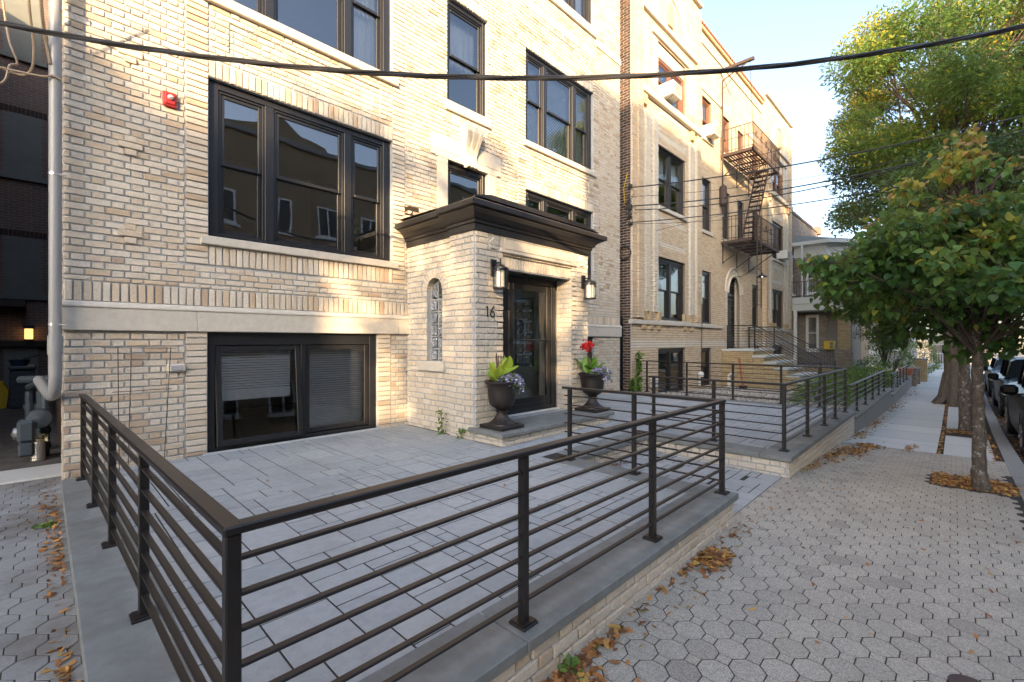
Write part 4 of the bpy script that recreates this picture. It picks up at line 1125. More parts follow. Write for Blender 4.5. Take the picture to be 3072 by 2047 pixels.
# fire escape
r = root0('fire_escape', 'rusty brown iron fire escape with two balconies and a stair on the tan brick front', 'fire escape')
def balcony(z, x0=18.05, x1=21.5, y0=5.24, y1=6.36):
    m = MB()
    m.box(x0, x1, y0, y0+.05, z-.1, z); m.box(x0, x0+.05, y0, y1, z-.1, z); m.box(x1-.05, x1, y0, y1, z-.1, z)
    for k in range(11):
        y = y0+.08+k*.1
        if z > 8 or True: m.box(x0+.05, x1-.05 if (z < 8 or k > 5) else x1-1.6, y, y+.045, z-.035, z-.005)
    for k in range(6): m.box(x0+.1+k*.64, x0+.14+k*.64, y0, y1, z-.08, z-.036)
    m.build('platform', K['iron'], r)
    m = MB()
    pts = [(x0, y1, z+.9), (x0, y0, z+.9), (x1, y0, z+.9), (x1, y1, z+.9)]
    for h in (.9, .5, .08): m.tube([(p[0], p[1], z+h) for p in pts], .018 if h == .9 else .012, 5)
    for k in range(29): x = x0+k*(x1-x0)/28; m.box(x-.009, x+.009, y0-.009, y0+.009, z, z+.9)
    for k in range(8):
        y = y0+k*.15
        for xx in (x0, x1): m.box(xx-.009, xx+.009, y-.009, y+.009, z, z+.9)
    for k in range(6):                                               # scroll ornaments
        cx = x0+.4+k*.6; m.tube([(cx+.09*math.cos(t), y0, z+.55+.13*math.sin(t)) for t in [2*math.pi*j/10 for j in range(10)]], .009, 4, closed=True)
    m.build('balustrade', K['iron'], r)
    for xx in (x0+.15, (x0+x1)/2, x1-.2):
        m = MB(); m.tube([(xx, y0+.1, z-.1), (xx, y1, z-.8)], .022, 5); m.tube([(xx, y1, z-.1), (xx, y1, z-.85)], .02, 5); m.tube([(xx, y0, z-.08), (xx, y1, z-.08)], .02, 5); m.build('bracket', K['iron'], r)
balcony(5.45); balcony(8.76)
m = MB(); y0, y1 = 5.40, 5.85; a = Vector((18.7, 0, 5.47)); b = Vector((20.6, 0, 8.7))
for yy in (y0, y1): m.tube([(a.x, yy, a.z), (b.x, yy, b.z)], .03, 4)
for k in range(14):
    t = (k+.5)/14; p = a.lerp(b, t); m.box(p.x-.1, p.x+.1, y0, y1, p.z-.012, p.z+.012)
for yy in (y0,):
    m.tube([(a.x, yy, a.z+.8), (b.x, yy, b.z+.8)], .014, 4)
    for k in (2, 5, 8, 11): p = a.lerp(b, k/14); m.tube([(p.x, yy, p.z), (p.x, yy, p.z+.8)], .01, 4)
m.build('stair', K['iron'], r)
m = MB()
for xx in (18.35, 18.85): m.tube([(xx, 5.2, 2.9), (xx, 5.2, 6.4)], .016, 5)
for k in range(12): m.tube([(18.35, 5.2, 3.0+k*.28), (18.85, 5.2, 3.0+k*.28)], .009, 4)
m.build('drop_ladder', K['iron'], r)
m = MB(); xx = 18.0                                                  # counterweight pipe and gooseneck arm at the top
m.tube([(xx, 6.3, 6.5), (xx, 6.3, 11.55), (xx+.02, 5.3, 11.95)], .03, 6); m.tube([(xx, 6.3, 11.2), (xx, 5.5, 11.88)], .014, 5)
m.box(xx-.04, xx+.08, 5.2, 6.35, 11.9, 12.0); m.lathe([(.03,0),(.13,.08),(.13,.75),(.03,.85)], (xx, 6.28, 6.75), 12)
m.tube([(xx+.05, 5.35, 11.9), (xx+.3, 5.3, 8.8)], .01, 4)
m.build('gooseneck', K['iron'], r)
settle(r, (19.8, 6.3, 5.4))

# air conditioners
def ac_unit(label, x, y, z, w=.6, h=.4, d=.4, body='white', yel=False, group='window air conditioners'):
    r = root0('air_conditioner', label, 'air conditioner', group)
    m = MB(); m.box(x-w/2, x+w/2, y-d, y+.1, z, z+h, b=.02); m.build('case', K['white' if not yel else 'gold'], r)
    m = MB()
    for k in range(9): m.box(x-w/2+.05, x+w/2-.05, y-d-.006, y-d-.001, z+.05+k*.035, z+.065+k*.035)
    if yel:
        m.box(x-w/2-.008, x-w/2-.001, y-d+.05, y-d*.5, z+.06, z+h*.48); m.box(x-w/2-.008, x-w/2-.001, y-d+.05, y-d*.5, z+h*.54, z+h-.06)
    m.build('grille', K['greyboard'], r)
    m = MB(); m.tube([(x-w/2+.1, y-d+.05, z), (x-w/2+.1, y+.02, z-.16)], .008, 5); m.tube([(x+w/2-.1, y-d+.05, z), (x+w/2-.1, y+.02, z-.16)], .008, 5); m.build('bracket', K['iron'], r)
    settle(r, (x, y, z)); return r
ac_unit('white air conditioner in the brown top-floor double window of the near bay', 13.15, yb, 8.92)
ac_unit('white air conditioner in the narrow top-floor window left of the fire escape', 16.74, ym, 8.97, .55)
ac_unit('white air conditioner beyond the upper fire escape balcony, in the far bay', MIR-13.2, yb, 5.75)
ac_unit('white air conditioner on angled bracket just above the porch roof height, far bay second row', MIR-13.9, yb, 2.45+2.0) if False else None

# gooseneck lamp by the arched door
r = root0('wall_lamp', 'black gooseneck barn lamp above the arched door of the tan brick house', 'lamp')
m = MB(); m.lathe([(.06,0),(.06,.03)], (19.75, ym-.03, 4.3), 12, axis='y')
m.tube([(19.75,6.38,4.3),(19.78,6.2,4.28),(19.82,6.0,4.36),(19.86,5.8,4.52),(19.9,5.62,4.55),(19.92,5.5,4.45),(19.93,5.47,4.36)], .014, 8); m.build('arm', K['black'], r)
m = MB(); m.lathe([(.03,.14),(.04,.09),(.10,.06),(.21,-.02),(.20,-.025),(.09,.045),(.03,.06)], (19.93, 5.47, 4.22), 20); m.build('lamp_shade', K['black'], r, smooth=True)
m = MB(); m.lathe([(.01,-.03),(.035,-.02),(.045,.02),(.02,.06)], (19.93, 5.47, 4.22), 12); m.build('bulb', K['lampglass2'], r, smooth=True)
settle(r, (19.75, 6.4, 4.3))
# ================================================================== THIRD HOUSE with porch and bay
B3 = root0('row_house', 'grey-brown brick row house with a white porch roof and a white-corniced bay window', 'house')
m = MB(); m.T = FR(0, 6.5, (1,0), (0,-1))
h3 = [(28.9, 29.7, 4.2, 6.4)]
m.box(28.02, 36.0, -3, -.01, -.9, 8.75, m=1); 
bricks(m, 28.02, 36.0, -.6, 8.8, h3, 'run', bev=0, back=.02, tf=lambda a, b: rnd.random())
m.T = FR(29.45, 0, (0,1), (-1,0)); m.box(4.85, 6.5, -5, -.01, .3, 6.3, m=1); bricks(m, 4.85, 6.49, .35, 6.3, [(5.2, 5.85, 4.2, 6.0), (5.25, 5.85, 1.1, 3.1)], 'run', bev=0, back=.02, tf=lambda a, b: rnd.random())
m.build('wall', [K['greybrick'], K['mortar2']], B3)
m = MB(); m.box(28.0, 36.1, 6.42, 6.8, 8.8, 8.95, b=.02); m.box(28.0, 28.35, 6.35, 6.8, 8.6, 9.1, b=.02); m.box(35.6, 36.1, 6.3, 6.8, 8.7, 9.2, b=.02); m.box(33.0, 33.7, 7, 7.7, 8.6, 9.6)
m.build('parapet', K['greybrick'], B3)
def win3(T, a, b, c, d, par, mt='white'):
    dh_window(par, T, a, b, c, d, lights=(1,), casing=.05, mat=K[mt], glass=K['glass2'], setback=-.11, sill=(.03, .06, .16), sillmat=K['white'], shades=({0: c+.1}), sash=.04)
win3(FR(29.45, 0, (0,1), (-1,0)), 5.2, 5.85, 4.2, 6.0, B3); win3(FR(29.45, 0, (0,1), (-1,0)), 5.25, 5.85, 1.1, 3.1, B3)
win3(FR(0, 6.5, (1,0), (0,-1)), 28.9, 29.7, 4.2, 6.4, B3)
m = MB()                                                             # bay cornice: fascia, crown and little hipped roof
bayp = [(29.45, 6.45), (29.45, 4.95), (30.6, 3.95), (34.0, 3.95), (35.0, 4.95), (35.0, 6.45)]
def off(pl, d, c=(32.2, 6.0)): return [(c[0]+(x-c[0])*(1+d/3), c[1]+(y-c[1])*(1+d/2.2)) for (x, y) in pl]
m.prism(bayp[::-1], 6.2, 6.85); m.prism(off(bayp, .12)[::-1], 6.85, 6.93); m.prism(off(bayp, .35)[::-1], 6.93, 7.12)
m.build('bay_cornice', K['siding'], B3)
m = MB(); o = off(bayp, .35); top = [(30.4, 6.45, 7.75), (34.0, 6.45, 7.75)]
m.add([(x, y, 7.12) for (x, y) in o]+top, [(0,1,6),(1,2,6),(2,3,7,6),(3,4,7),(4,5,7)], .5); m.build('bay_roof', K['greyboard'], B3)
m = MB(); m.prism(bayp[::-1], .3, 6.2); 
m.build('bay_body', K['greybrick'], B3)
m = MB()                                                             # porch: roof slab with deep fascia, floor, brick base, columns
m.box(28.25, 36.0, 3.75, 6.45, 3.28, 3.62); m.box(28.2, 36.05, 3.70, 6.45, 3.62, 3.98, b=.02)
m.build('porch_roof', K['siding'], B3)
m = MB(); m.box(28.3, 35.9, 3.8, 6.45, 3.2, 3.275); m.build('porch_ceiling', K['greyboard'], B3)
m = MB(); m.box(28.25, 28.37, 6.05, 6.2, .35, 3.28); m.build('porch_post', K['white'], B3)
m = MB(); m.box(28.4, 29.3, 6.3, 6.4, .35, 3.2); m.build('porch_side_board', K['cream'], B3)
m = MB(); m.T = FR(28.3, 0, (0,1), (-1,0)); bricks(m, 3.75, 4.25, .5, 3.28, (), 'run', bev=0, back=.01, tf=lambda a, b: rnd.random())
m.T = FR(0, 3.78, (1,0), (0,-1)); bricks(m, 28.3, 28.8, .5, 3.28, (), 'run', bev=0, back=.01, tf=lambda a, b: rnd.random()); m.T = None; m.box(28.305, 28.8, 3.79, 4.25, .5, 3.27, m=1)
m.build('porch_column', [K['yelbrick'], K['mortar2']], B3)
m = MB(); m.T = FR(28.24, 0, (0,1), (-1,0)); bricks(m, 3.68, 4.35, -.6, 1.25, (), 'run', bev=0, back=.01, tf=lambda a, b: .5+.4*rnd.random())
m.T = FR(0, 3.68, (1,0), (0,-1)); bricks(m, 28.24, 28.9, -.6, 1.25, (), 'run', bev=0, back=.01, tf=lambda a, b: .5+.4*rnd.random()); m.T = None; m.box(28.25, 28.9, 3.69, 4.35, -.6, 1.24, m=1)
m.build('column_base', [K['greybrick'], K['mortar2']], B3)
m = MB(); m.T = FR(28.3, 0, (0,1), (-1,0)); bricks(m, 4.3, 6.4, -.6, .32, (), 'run', bev=0, back=.01, tf=lambda a, b: rnd.random()); m.T = None
m.box(28.31, 36, 3.85, 6.4, -.6, .31, m=1); m.box(28.25, 36, 3.8, 6.4, .32, .38, m=1); m.build('porch_base', [K['yelbrick'], K['kerb']], B3)
def iron_fence(name, par, pts, z, h, step=.11):
    m = MB()
    for a, b in zip(pts, pts[1:]):
        a = Vector((*a, z)); b = Vector((*b, z)); n = int((b-a).length/step)
        for k in range(n+1): p = a.lerp(b, k/max(1, n)); m.box(p.x-.008, p.x+.008, p.y-.008, p.y+.008, z, z+h)
        for hh in (.08, h): m.tube([(a.x, a.y, z+hh), (b.x, b.y, z+hh)], .014, 4)
    return m.build(name, K['black'], par)
iron_fence('porch_railing', B3, [(28.35, 6.1), (28.35, 4.35)], .38, .8)
iron_fence('balcony_railing', B3, [(28.3, 6.4), (28.3, 3.8), (36, 3.8)], 3.98, .85)
m = MB(); m.tube([(28.95, 5.95, 3.98), (28.95, 5.95, 6.9)], .045, 8); m.build('downpipe', K['white'], B3)
m = MB(); m.box(28.4, 29.0, 5.2, 6.0, 4.0, 4.03)
settle(B3, (32, 6.4, -.4))
ac_unit('air conditioner in a bright yellow case on the porch of the grey row house', 29.25, 4.86, 1.2, .5, .45, .35, yel=True)

B4 = root0('house', 'pale stucco house with red tiled roof behind the porch of the row house', 'house')
m = MB(); m.box(37, 46, 3.9, 13, -.6, 7.0); m.build('wall', K['cream'], B4)
m = MB(); m.prism([(3.4, 7.0), (13.5, 7.0), (13.2, 7.2), (8.5, 8.4), (3.7, 7.35)], 36.5, 46.4, 'x'); m.build('roof', K['redroof'], B4)
m = MB(); m.box(36.45, 46.5, 3.35, 13.5, 6.9, 7.02); m.build('eaves', K['white'], B4)
T = FR(37, 0, (0,1), (-1,0))
dh_window(B4, T, 4.6, 5.6, 1.1, 3.0, lights=(1,), casing=.08, mat=K['white'], glass=K['glass2'], setback=-.11); dh_window(B4, T, 6.6, 7.6, 4.2, 6.0, lights=(1,), casing=.08, mat=K['white'], glass=K['glass2'], setback=-.11)
settle(B4, (41, 8, -.5))
B5 = root0('house', 'far white building glimpsed through the trees beyond the pale stucco house', 'house')
m = MB(); m.box(50, 58, 2.5, 12, -.6, 6.5); m.build('wall', K['kerb'], B5)
m = MB(); m.box(49.8, 58.2, 2.3, 12.2, 6.5, 6.8); m.build('roof', K['greyboard'], B5)
for a in (3.2, 5.6): dh_window(B5, FR(50, 0, (0,1), (-1,0)), a, a+1.2, .8, 2.6, lights=(1,), casing=.08, mat=K['white'], glass=K['glass2'], setback=-.11)
settle(B5, (54, 7, -.5))

# ================================================================== ALLEY on the left
BA = root0('brick_building', 'dark old red brick building with boarded windows closing the narrow alley', 'building')
m = MB(); m.box(-12, .5, 18, 26, -.2, 16); m.build('wall', K['redbrick'], BA)
for (c, d) in ((2.9, 4.45), (6.1, 7.75), (9.3, 11.4)):
    m = MB(); m.T = FR(0, 18, (1,0), (0,-1)); m.box(-.72, -.02, -.05, .012, c, d); f = m.build('boarded_window', K['greyboard'], BA)
    m = MB(); m.T = FR(0, 18, (1,0), (0,-1)); m.box(-.8, .1, 0, .09, c-.14, c, b=.01); m.build('sill', K['greyboard'], f)
    m = MB(); m.T = FR(0, 18, (1,0), (0,-1))
    for k in range(11): m.box(-.79+k*.08, -.72+k*.08, -.01, .02, d, d+.17, b=.006)
    m.build('lintel', K['darkbrick'], f)
m = MB(); m.T = FR(0, 18, (1,0), (0,-1)); m.box(-.72, -.08, -.02, .03, .16, 1.5, b=.01); m.ring(-.60, -.2, .3, .85, .02, .03, .04); m.ring(-.60, -.2, .95, 1.42, .02, .03, .04)
m.build('door', K['door'], BA)
m = MB(); m.T = FR(0, 18, (1,0), (0,-1)); m.box(-.9, .1, 0, .16, 1.5, 1.66); m.build('door_canopy', K['black'], BA); m = MB(); m.T = FR(0, 18, (1,0), (0,-1)); m.box(-1.5, -.32, 0, .5, 2.55, 2.72); m.build('lintel_beam', K['black'], BA)
settle(BA, (-3, 18, .15))
r = root0('wall_lantern', 'small lit lantern with orange glow on the dark alley wall', 'lantern')
m = MB(); m.box(-.36, -.16, 17.72, 17.98, 1.98, 2.08, b=.01); m.box(-.35, -.17, 17.73, 17.9, 1.66, 1.70); m.build('housing', K['black'], r)
m = MB(); m.box(-.34, -.18, 17.74, 17.89, 1.70, 1.98, b=.01); m.build('lantern_glass', M_plain('warm_lantern_glass', (.9,.7,.4), .4, emit=(1,.5,.15), es=.45), r)
settle(r, (-.26, 17.98, 1.8))
r = root0('brick_building', 'tall brick neighbour on the unseen left side of the alley', 'building')  # unseen; put in and sized to keep direct sun off the alley wall
m = MB(); m.box(-14, -2.4, 7.2, 17.9, -.2, 11); m.build('wall', K['redbrick_y'], r); m = MB(); m.box(-14, -2.35, 7.1, 7.3, 11, 11.3, b=.02); m.build('parapet', K['kerb'], r); settle(r, (-7, 7.2, 0))
# standing clutter
r = root0('storage_box', 'grey slatted plastic storage box against the alley wall', 'box')
m = MB(); m.box(-.50, -.12, 14.6, 15.4, .18, 1.02, b=.02)
for k in range(5): m.box(-.505, -.12, 14.585, 14.6, .22+k*.15, .34+k*.15, b=.01)
m.build('body', K['meter'], r); m = MB(); m.box(-.52, -.10, 14.55, 15.42, 1.02, 1.10, b=.02); m.build('lid', K['meter'], r); settle(r, (-.3, 15, .18))
r = root0('basin', 'dark blue plastic basin with a stick lying on the storage box', 'basin')
m = MB(); m.lathe([(.12,0),(.17,.14),(.175,.14),(.165,.13),(.11,.02)], (-.36, 14.9, 1.10), 16); m.build('bowl', M_plain('blue_plastic', (.03,.05,.09), .4), r, smooth=True)
m = MB(); m.tube([(-.3,14.7,1.25),(-.05,14.8,1.34)], .012, 5); m.build('stick', K['black'], r); settle(r, (-.36, 14.9, 1.1))
r = root0('storage_bin', 'yellow plastic bin at the left edge of the alley', 'bin')
m = MB(); m.prism([(-1.0,.18),(-.56,.18),(-.52,.55),(-.62,.75),(-.9,.78),(-1.0,.6)], 14.9, 15.4, 'y'); m.build('body', K['gold'], r); settle(r, (-.75, 15.1, .18))
r = root0('gas_meter', 'blue-grey gas meter cluster with thick pipes beside the downpipe', 'gas meter')
m = MB()
for (px, py) in ((.02, 8.1), (-.02, 8.5), (-.12, 8.6)):
    m.tube([(px,py,.2),(px,py,1.0)], .042, 8)
    for z in (.35, .55, .8): m.lathe([(.055,-.03),(.055,.03)], (px, py, z), 8)
m.tube([(.02,8.1,1.0),(-.04,8.3,1.12),(-.12,8.6,1.05)], .045, 8); m.tube([(-.2,8.6,1.15),(.1,8.3,1.16)], .05, 8)
m.build('pipes', K['meter'], r, smooth=True)
m = MB()
for z in (.72,): m.lathe([(.02,-.1),(.11,-.08),(.12,0),(.11,.08),(.02,.1)], (-.03, 7.9, z), 14, axis='y')
m.box(-.21, -.06, 7.75, 8.0, .46, .72, b=.03); m.box(-.20, -.07, 7.76, 8.0, .30, .46, b=.02); m.build('meter_body', K['meter'], r)
m = MB(); m.lathe([(.0,0),(.07,.02),(.075,.12),(.05,.14)], (-.26, 7.9, .56), 12, axis='x'); m.build('index_cover', K['can'], r, smooth=True)
settle(r, (-.05, 8.2, .22))
r = root0('tin_can', 'ribbed tin can holding dried cream flowers on the alley floor', 'can')
m = MB(); m.lathe([(.062+.003*(k % 2), k*.014) for k in range(18)], (-.04, 7.85, .225), 18); m.build('can', K['can'], r)
N = 60; pos = np.stack([nr.normal(-.04, .045, N), nr.normal(7.85, .045, N), nr.normal(.49, .025, N)], 1)
bulk('dried_flowers', [(-.5,-.5,0),(.5,-.5,.1),(.5,.5,0),(-.5,.5,.1)], [(0,1,2,3)], pos, randrot(N), np.full(N, .035), nr.rand(N), K['rag'], r); settle(r, (-.04, 7.85, .225))
# rain pipe at the corner
r = root0('downpipe', 'thick grey plastic downpipe on the left corner of the cream brick building', 'pipe')
m = MB(); m.tube([(.085,6.24,1.30),(.085,6.24,12.0)], .047, 20); m.build('pipe', K['pvc'], r, smooth=True)
m = MB(); m.tube([(.085,6.24,1.52),(.085,6.24,1.70)], .056, 20)
m.tube([(.085,6.24,1.54),(.085,6.245,1.30),(.083,6.26,1.19),(.075,6.33,1.12),(.06,6.45,1.10),(.02,6.9,1.14),(-.03,7.6,1.2)], .049, 16); m.build('elbow', K['pvc'], r, smooth=True)
for z in (1.80, 3.25, 5.0): m = MB(); m.tube([(.085,6.24,z),(.085,6.24,z+.02)], .052, 20); m.box(.10, .16, 6.20, 6.30, z+.002, z+.018); m.build('clamp', K['chrome'], r, smooth=True)
settle(r, (.085, 6.24, 1.1))

# ================================================================== fittings on the main front
r = root0('fire_alarm', 'red fire alarm strobe box on the cream brick wall left of the window', 'alarm')
m = MB(); m.T = FR(1.0, FY-.012, (1,0), (0,-1)); m.box(-.065, .065, 0, .045, 4.30, 4.46, b=.008); m.box(-.05, .05, .045, .062, 4.32, 4.44, b=.008); m.build('body', K['red'], r)
m = MB(); m.T = FR(1.0, FY-.012, (1,0), (0,-1)); m.lathe([(.028,.06),(.026,.085),(.01,.1)], (0, 0, 4.39), 12, axis='y'); m.build('strobe', K['chrome'], r, smooth=True); settle(r, (1, 6.38, 4.3))
r = root0('floodlight', 'small pale rectangular wall light above the terrace railing', 'wall light')
m = MB(); m.T = FR(1.06, FY-.012, (1,0), (0,-1)); m.box(-.09, .09, 0, .06, 1.30, 1.39, b=.015); m.build('housing', K['stone'], r)
m = MB(); m.T = FR(1.06, FY-.012, (1,0), (0,-1)); m.box(-.055, .055, .06, .068, 1.315, 1.375, b=.004); m.build('lens', K['chrome'], r); settle(r, (1.06, 6.38, 1.3))
def lantern(label, x, lit):
    r = root0('wall_lantern', label, 'lantern', 'black lanterns beside the entrance')
    yy = PY-.012
    m = MB(); m.T = FR(x, yy, (1,0), (0,-1)); m.box(-.055, .055, 0, .022, 2.56, 2.80, b=.005)
    m.box(-.012, .012, .02, .15, 2.735, 2.75); m.box(-.012, .012, .02, .15, 2.70, 2.712); m.tube([(0,.15,2.66),(0,.15,2.79)], .012, 8); m.build('bracket', K['black'], r)
    c = (x, yy-.15, 0)
    m = MB(); m.lathe([(.03,2.71),(.075,2.685),(.11,2.665),(.112,2.65),(.095,2.648)], c, 24)
    m.lathe([(.107,2.395),(.109,2.38),(.1,2.372)], c, 24)
    for z in (2.62, 2.39): m.tube([(c[0]+.098*math.cos(a), c[1]+.098*math.sin(a), z) for a in [2*math.pi*k/20 for k in range(20)]], .006, 5, closed=True)
    for k in range(4): a = math.pi/4+math.pi/2*k; m.tube([(c[0]+.102*math.cos(a), c[1]+.102*math.sin(a), 2.38), (c[0]+.102*math.cos(a), c[1]+.102*math.sin(a), 2.655)], .0045, 5)
    m.build('cage', K['black'], r, smooth=True)
    m = MB()
    q = [(.095,2.385),(.095,2.65)]
    n = 24
    m.add([(c[0]+.094*math.cos(2*math.pi*k/n), c[1]+.094*math.sin(2*math.pi*k/n), z) for z in (2.385, 2.65) for k in range(n)], [(k, (k+1) % n, n+(k+1) % n, n+k) for k in range(n)]); m.build('outer_glass', K['clearglass'], r)
    m = MB(); m.lathe([(.04,2.40),(.06,2.40),(.06,2.625),(.04,2.63)], c, 20); m.build('inner_shade', K['lampglass'] if lit else K['curtain'], r, smooth=True)
    settle(r, (x, yy, 2.6)); return r
lantern('black lantern left of the entrance door, above the house number', 4.43, False)
lantern('lit black lantern on the right side of the entrance porch', 6.60, True)

def urn(label, c, flower):
    r = root0('urn_planter', label, 'urn', 'dark urns beside the entrance')
    m = MB(); x, y, z = c
    m.box(x-.22, x+.22, y-.22, y+.22, z, z+.05, b=.01)
    n = 48
    m.lathe([(.19,.05),(.185,.065),(.14,.095,-.06),(.10,.135,-.08),(.075,.175,-.08),(.066,.205),(.085,.215),(.085,.23),(.066,.242),(.105,.275),(.15,.30),(.178,.345),(.188,.42),(.192,.50),(.20,.57),(.215,.588),(.228,.60),(.238,.612),(.24,.628),(.23,.64),(.21,.637),(.19,.60)], (x, y, z), n)
    m.build('pot', K['urn'], r, smooth=True)
    m = MB(); m.lathe([(.0,.60),(.19,.605)], (x, y, z), 20); m.build('soil', K['soil'], r)
    settle(r, (x, y, z)); return r
SL = .47
urn('dark urn at the left end of the entrance step, in the sun', (4.36, 4.42, SL), 0)
urn('dark urn at the right end of the entrance step, in shade', (6.50, 4.40, SL), 1)
def canna(label, c, seed, lean):
    r = root0('canna_plant', label, 'plant', 'broad-leaved cannas in the urns'); R_ = random.Random(seed)
    m = MB()
    for k in range(15):
        a = R_.uniform(0, 2*math.pi); L = R_.uniform(.22, .40); el = R_.uniform(.55, 1.35); w = L*.22
        base = Vector(c)+Vector((R_.uniform(-.08,.08), R_.uniform(-.08,.08), R_.uniform(0,.12)))
        d = Vector((math.cos(a)*math.cos(el), math.sin(a)*math.cos(el), math.sin(el))); s = Vector((-math.sin(a), math.cos(a), 0))
        nn = s.cross(d); P = []
        n = 7
        for i in range(n):
            t = i/(n-1); wd = w*math.sin(math.pi*min(1, t*.9+.08))**.8*(1 if i < n-1 else .05)
            cc = base+d*L*t-Vector((0,0,1))*L*.3*t*t*math.cos(el)
            P += [cc-s*wd+nn*wd*.35, cc, cc+s*wd+nn*wd*.35]
        m.add(P, [(3*i, 3*i+1, 3*i+4, 3*i+3) for i in range(n-1)]+[(3*i+1, 3*i+2, 3*i+5, 3*i+4) for i in range(n-1)], R_.random()*.6+(.4 if lean else 0))
    m.build('leaves', K['canna'], r)
    m = MB(); m.tube([c, (c[0]-.03, c[1], c[2]+.30), (c[0]-.05, c[1], c[2]+.42)], .008, 5)
    for k in range(3): m.tube([(c[0]+.03*k, c[1]+.02, c[2]), (c[0]+.05*k-.03, c[1]+.03, c[2]+.38)], .006, 5)
    m.build('stem', K['twig'], r)
    settle(r, c); return r
c1 = canna('yellow-green canna leaves rising from the sunlit left urn', (4.34, 4.46, SL+.60), 3, 1)
c2 = canna('darker green canna with a red bloom in the right urn', (6.48, 4.44, SL+.60), 8, 0)
N = 90; pos = np.stack([nr.normal(6.36, .045, N), nr.normal(4.42, .04, N), nr.normal(SL+1.10, .035, N)], 1)
fl = bulk('red_bloom', [(-.5,-.3,0),(.5,-.3,.1),(.6,.3,0),(-.4,.4,.15)], [(0,1,2,3)], pos, randrot(N), nr.uniform(.03, .06, N), nr.rand(N), K['redfl'])
fl.parent = c2; fl.matrix_parent_inverse = Matrix.Translation(-Vector(c2.location))
def petunias(label, c, seed):
    n = 560; rs = np.random.RandomState(seed)
    th = rs.uniform(0, 2*math.pi, n); rr = np.sqrt(rs.rand(n))
    x = c[0]+.20*rr*np.cos(th)+.06; y = c[1]-.02+.2*rr*np.sin(th); z = c[2]+.10*(1-rr**2)+rs.uniform(-.02,.03,n)
    drop = (rr > .75) & (rs.rand(n) < .5); z = np.where(drop, z-rs.uniform(0,.14,n), z)
    tint = np.where(rs.rand(n) < .42, rs.uniform(0,.28,n), rs.uniform(.3,1,n))
    ang = [2*math.pi*k/5 for k in range(5)]
    tv = [(0,0,-.12)]+[(.5*math.cos(a),.5*math.sin(a),.08) for a in ang]+[(.3*math.cos(a+.628),.3*math.sin(a+.628),.05) for a in ang]
    tf = []
    for k in range(5): tf += [(0, 1+k, 6+k), (0, 6+k, 1+(k+1) % 5)]
    o = bulk('petunias', tv, tf, np.stack([x,y,z],1), randrot(n, .7), rs.uniform(.03,.05,n), tint, K['petunia'])
    tag(o, label, 'flowers', 'petunias trailing from the urns'); return o
petunias('pale pink and lilac petunias spilling over the sunlit left urn', (4.38, 4.36, SL+.62), 5)
petunias('dense violet-blue petunias spilling over the right urn', (6.55, 4.34, SL+.62), 6)

# wire trellis and weeds
r = root0('wire_trellis', 'thin rusty wire plant trellis leaning on the wall behind the railing', 'trellis')
m = MB(); yy = 6.3
m.tube([(.42,yy,1.58),(1.05,yy,1.57)], .004, 5); m.tube([(.5,yy-.05,1.12),(1.0,yy-.05,1.12)], .004, 5)
for (a, b) in ((.55, .55), (.66, .62), (1.0, .92)): m.tube([(a,yy,1.58),(b,yy-.12,.3)], .004, 5)
m.build('wires', K['iron'], r); settle(r, (.7, 6.25, .3))
def weed(label, x, y, z0, h, n, seed, mat='boxleaf', s=.04, wall=None):
    rs = np.random.RandomState(seed); pos = np.stack([rs.normal(x, .035, n), rs.normal(y, .03, n), z0+h*rs.rand(n)**1.1], 1)
    r = root0('weed', label, 'weed')
    tv = [(0,0,0),(.4,.35,.05),(.25,.9,.02),(0,1.1,0),(-.25,.9,.02),(-.4,.35,.05)]
    bulk('leaves', tv, [(0,1,2,3),(0,3,4,5)], pos, randrot(n, .8), rs.uniform(.6,1.2,n)*s, rs.uniform(.5,1,n), K[mat], r)
    m = MB(); m.tube([(x,y,z0),(x+.01,y,z0+h)], .004, 4); m.build('stem', K['twig'], r); settle(r, (x, y, z0))
weed('tall thin weed growing at the foot of the porch flank', 4.02, 5.33, .3, .34, 60, 1)
weed('small bright green weed at the porch corner beside the step', 4.05, 4.90, .3, .14, 34, 2, s=.05)
weed('green ivy climbing the corner of the tan brick house beside the iron gate', 11.22, 6.1, .3, 1.0, 220, 4, s=.09)
weed('low ivy at the foot of the black iron side gate', 10.98, 6.15, .3, .3, 120, 5, s=.09)
# black iron side gate between the two houses
r = root0('iron_gate', 'narrow black iron gate with scrolled top between the two brick buildings', 'gate')
m = MB()
for k in range(5): m.box(10.76+k*.065, 10.775+k*.065, 6.5, 6.515, .3, 2.25)
m.box(11.0, 11.05, 6.48, 6.53, .3, 2.3); m.box(10.76, 11.04, 6.5, 6.52, 2.2, 2.23); m.box(10.76, 11.04, 6.5, 6.52, .5, .53)
m.tube([(10.9+.09*math.cos(a), 6.5, 2.38+.1*math.sin(a)) for a in [2*math.pi*k/14 for k in range(14)]], .01, 5, closed=True)
m.build('gate_leaf', K['black'], r); settle(r, (10.9, 6.5, .3))
m = MB(); m.box(10.74, 11.09, 9, 9.2, .2, 12); tag(m.build('passage_end_wall', K['darkbrick']), 'dark brick wall closing the slot between the two buildings', 'wall')
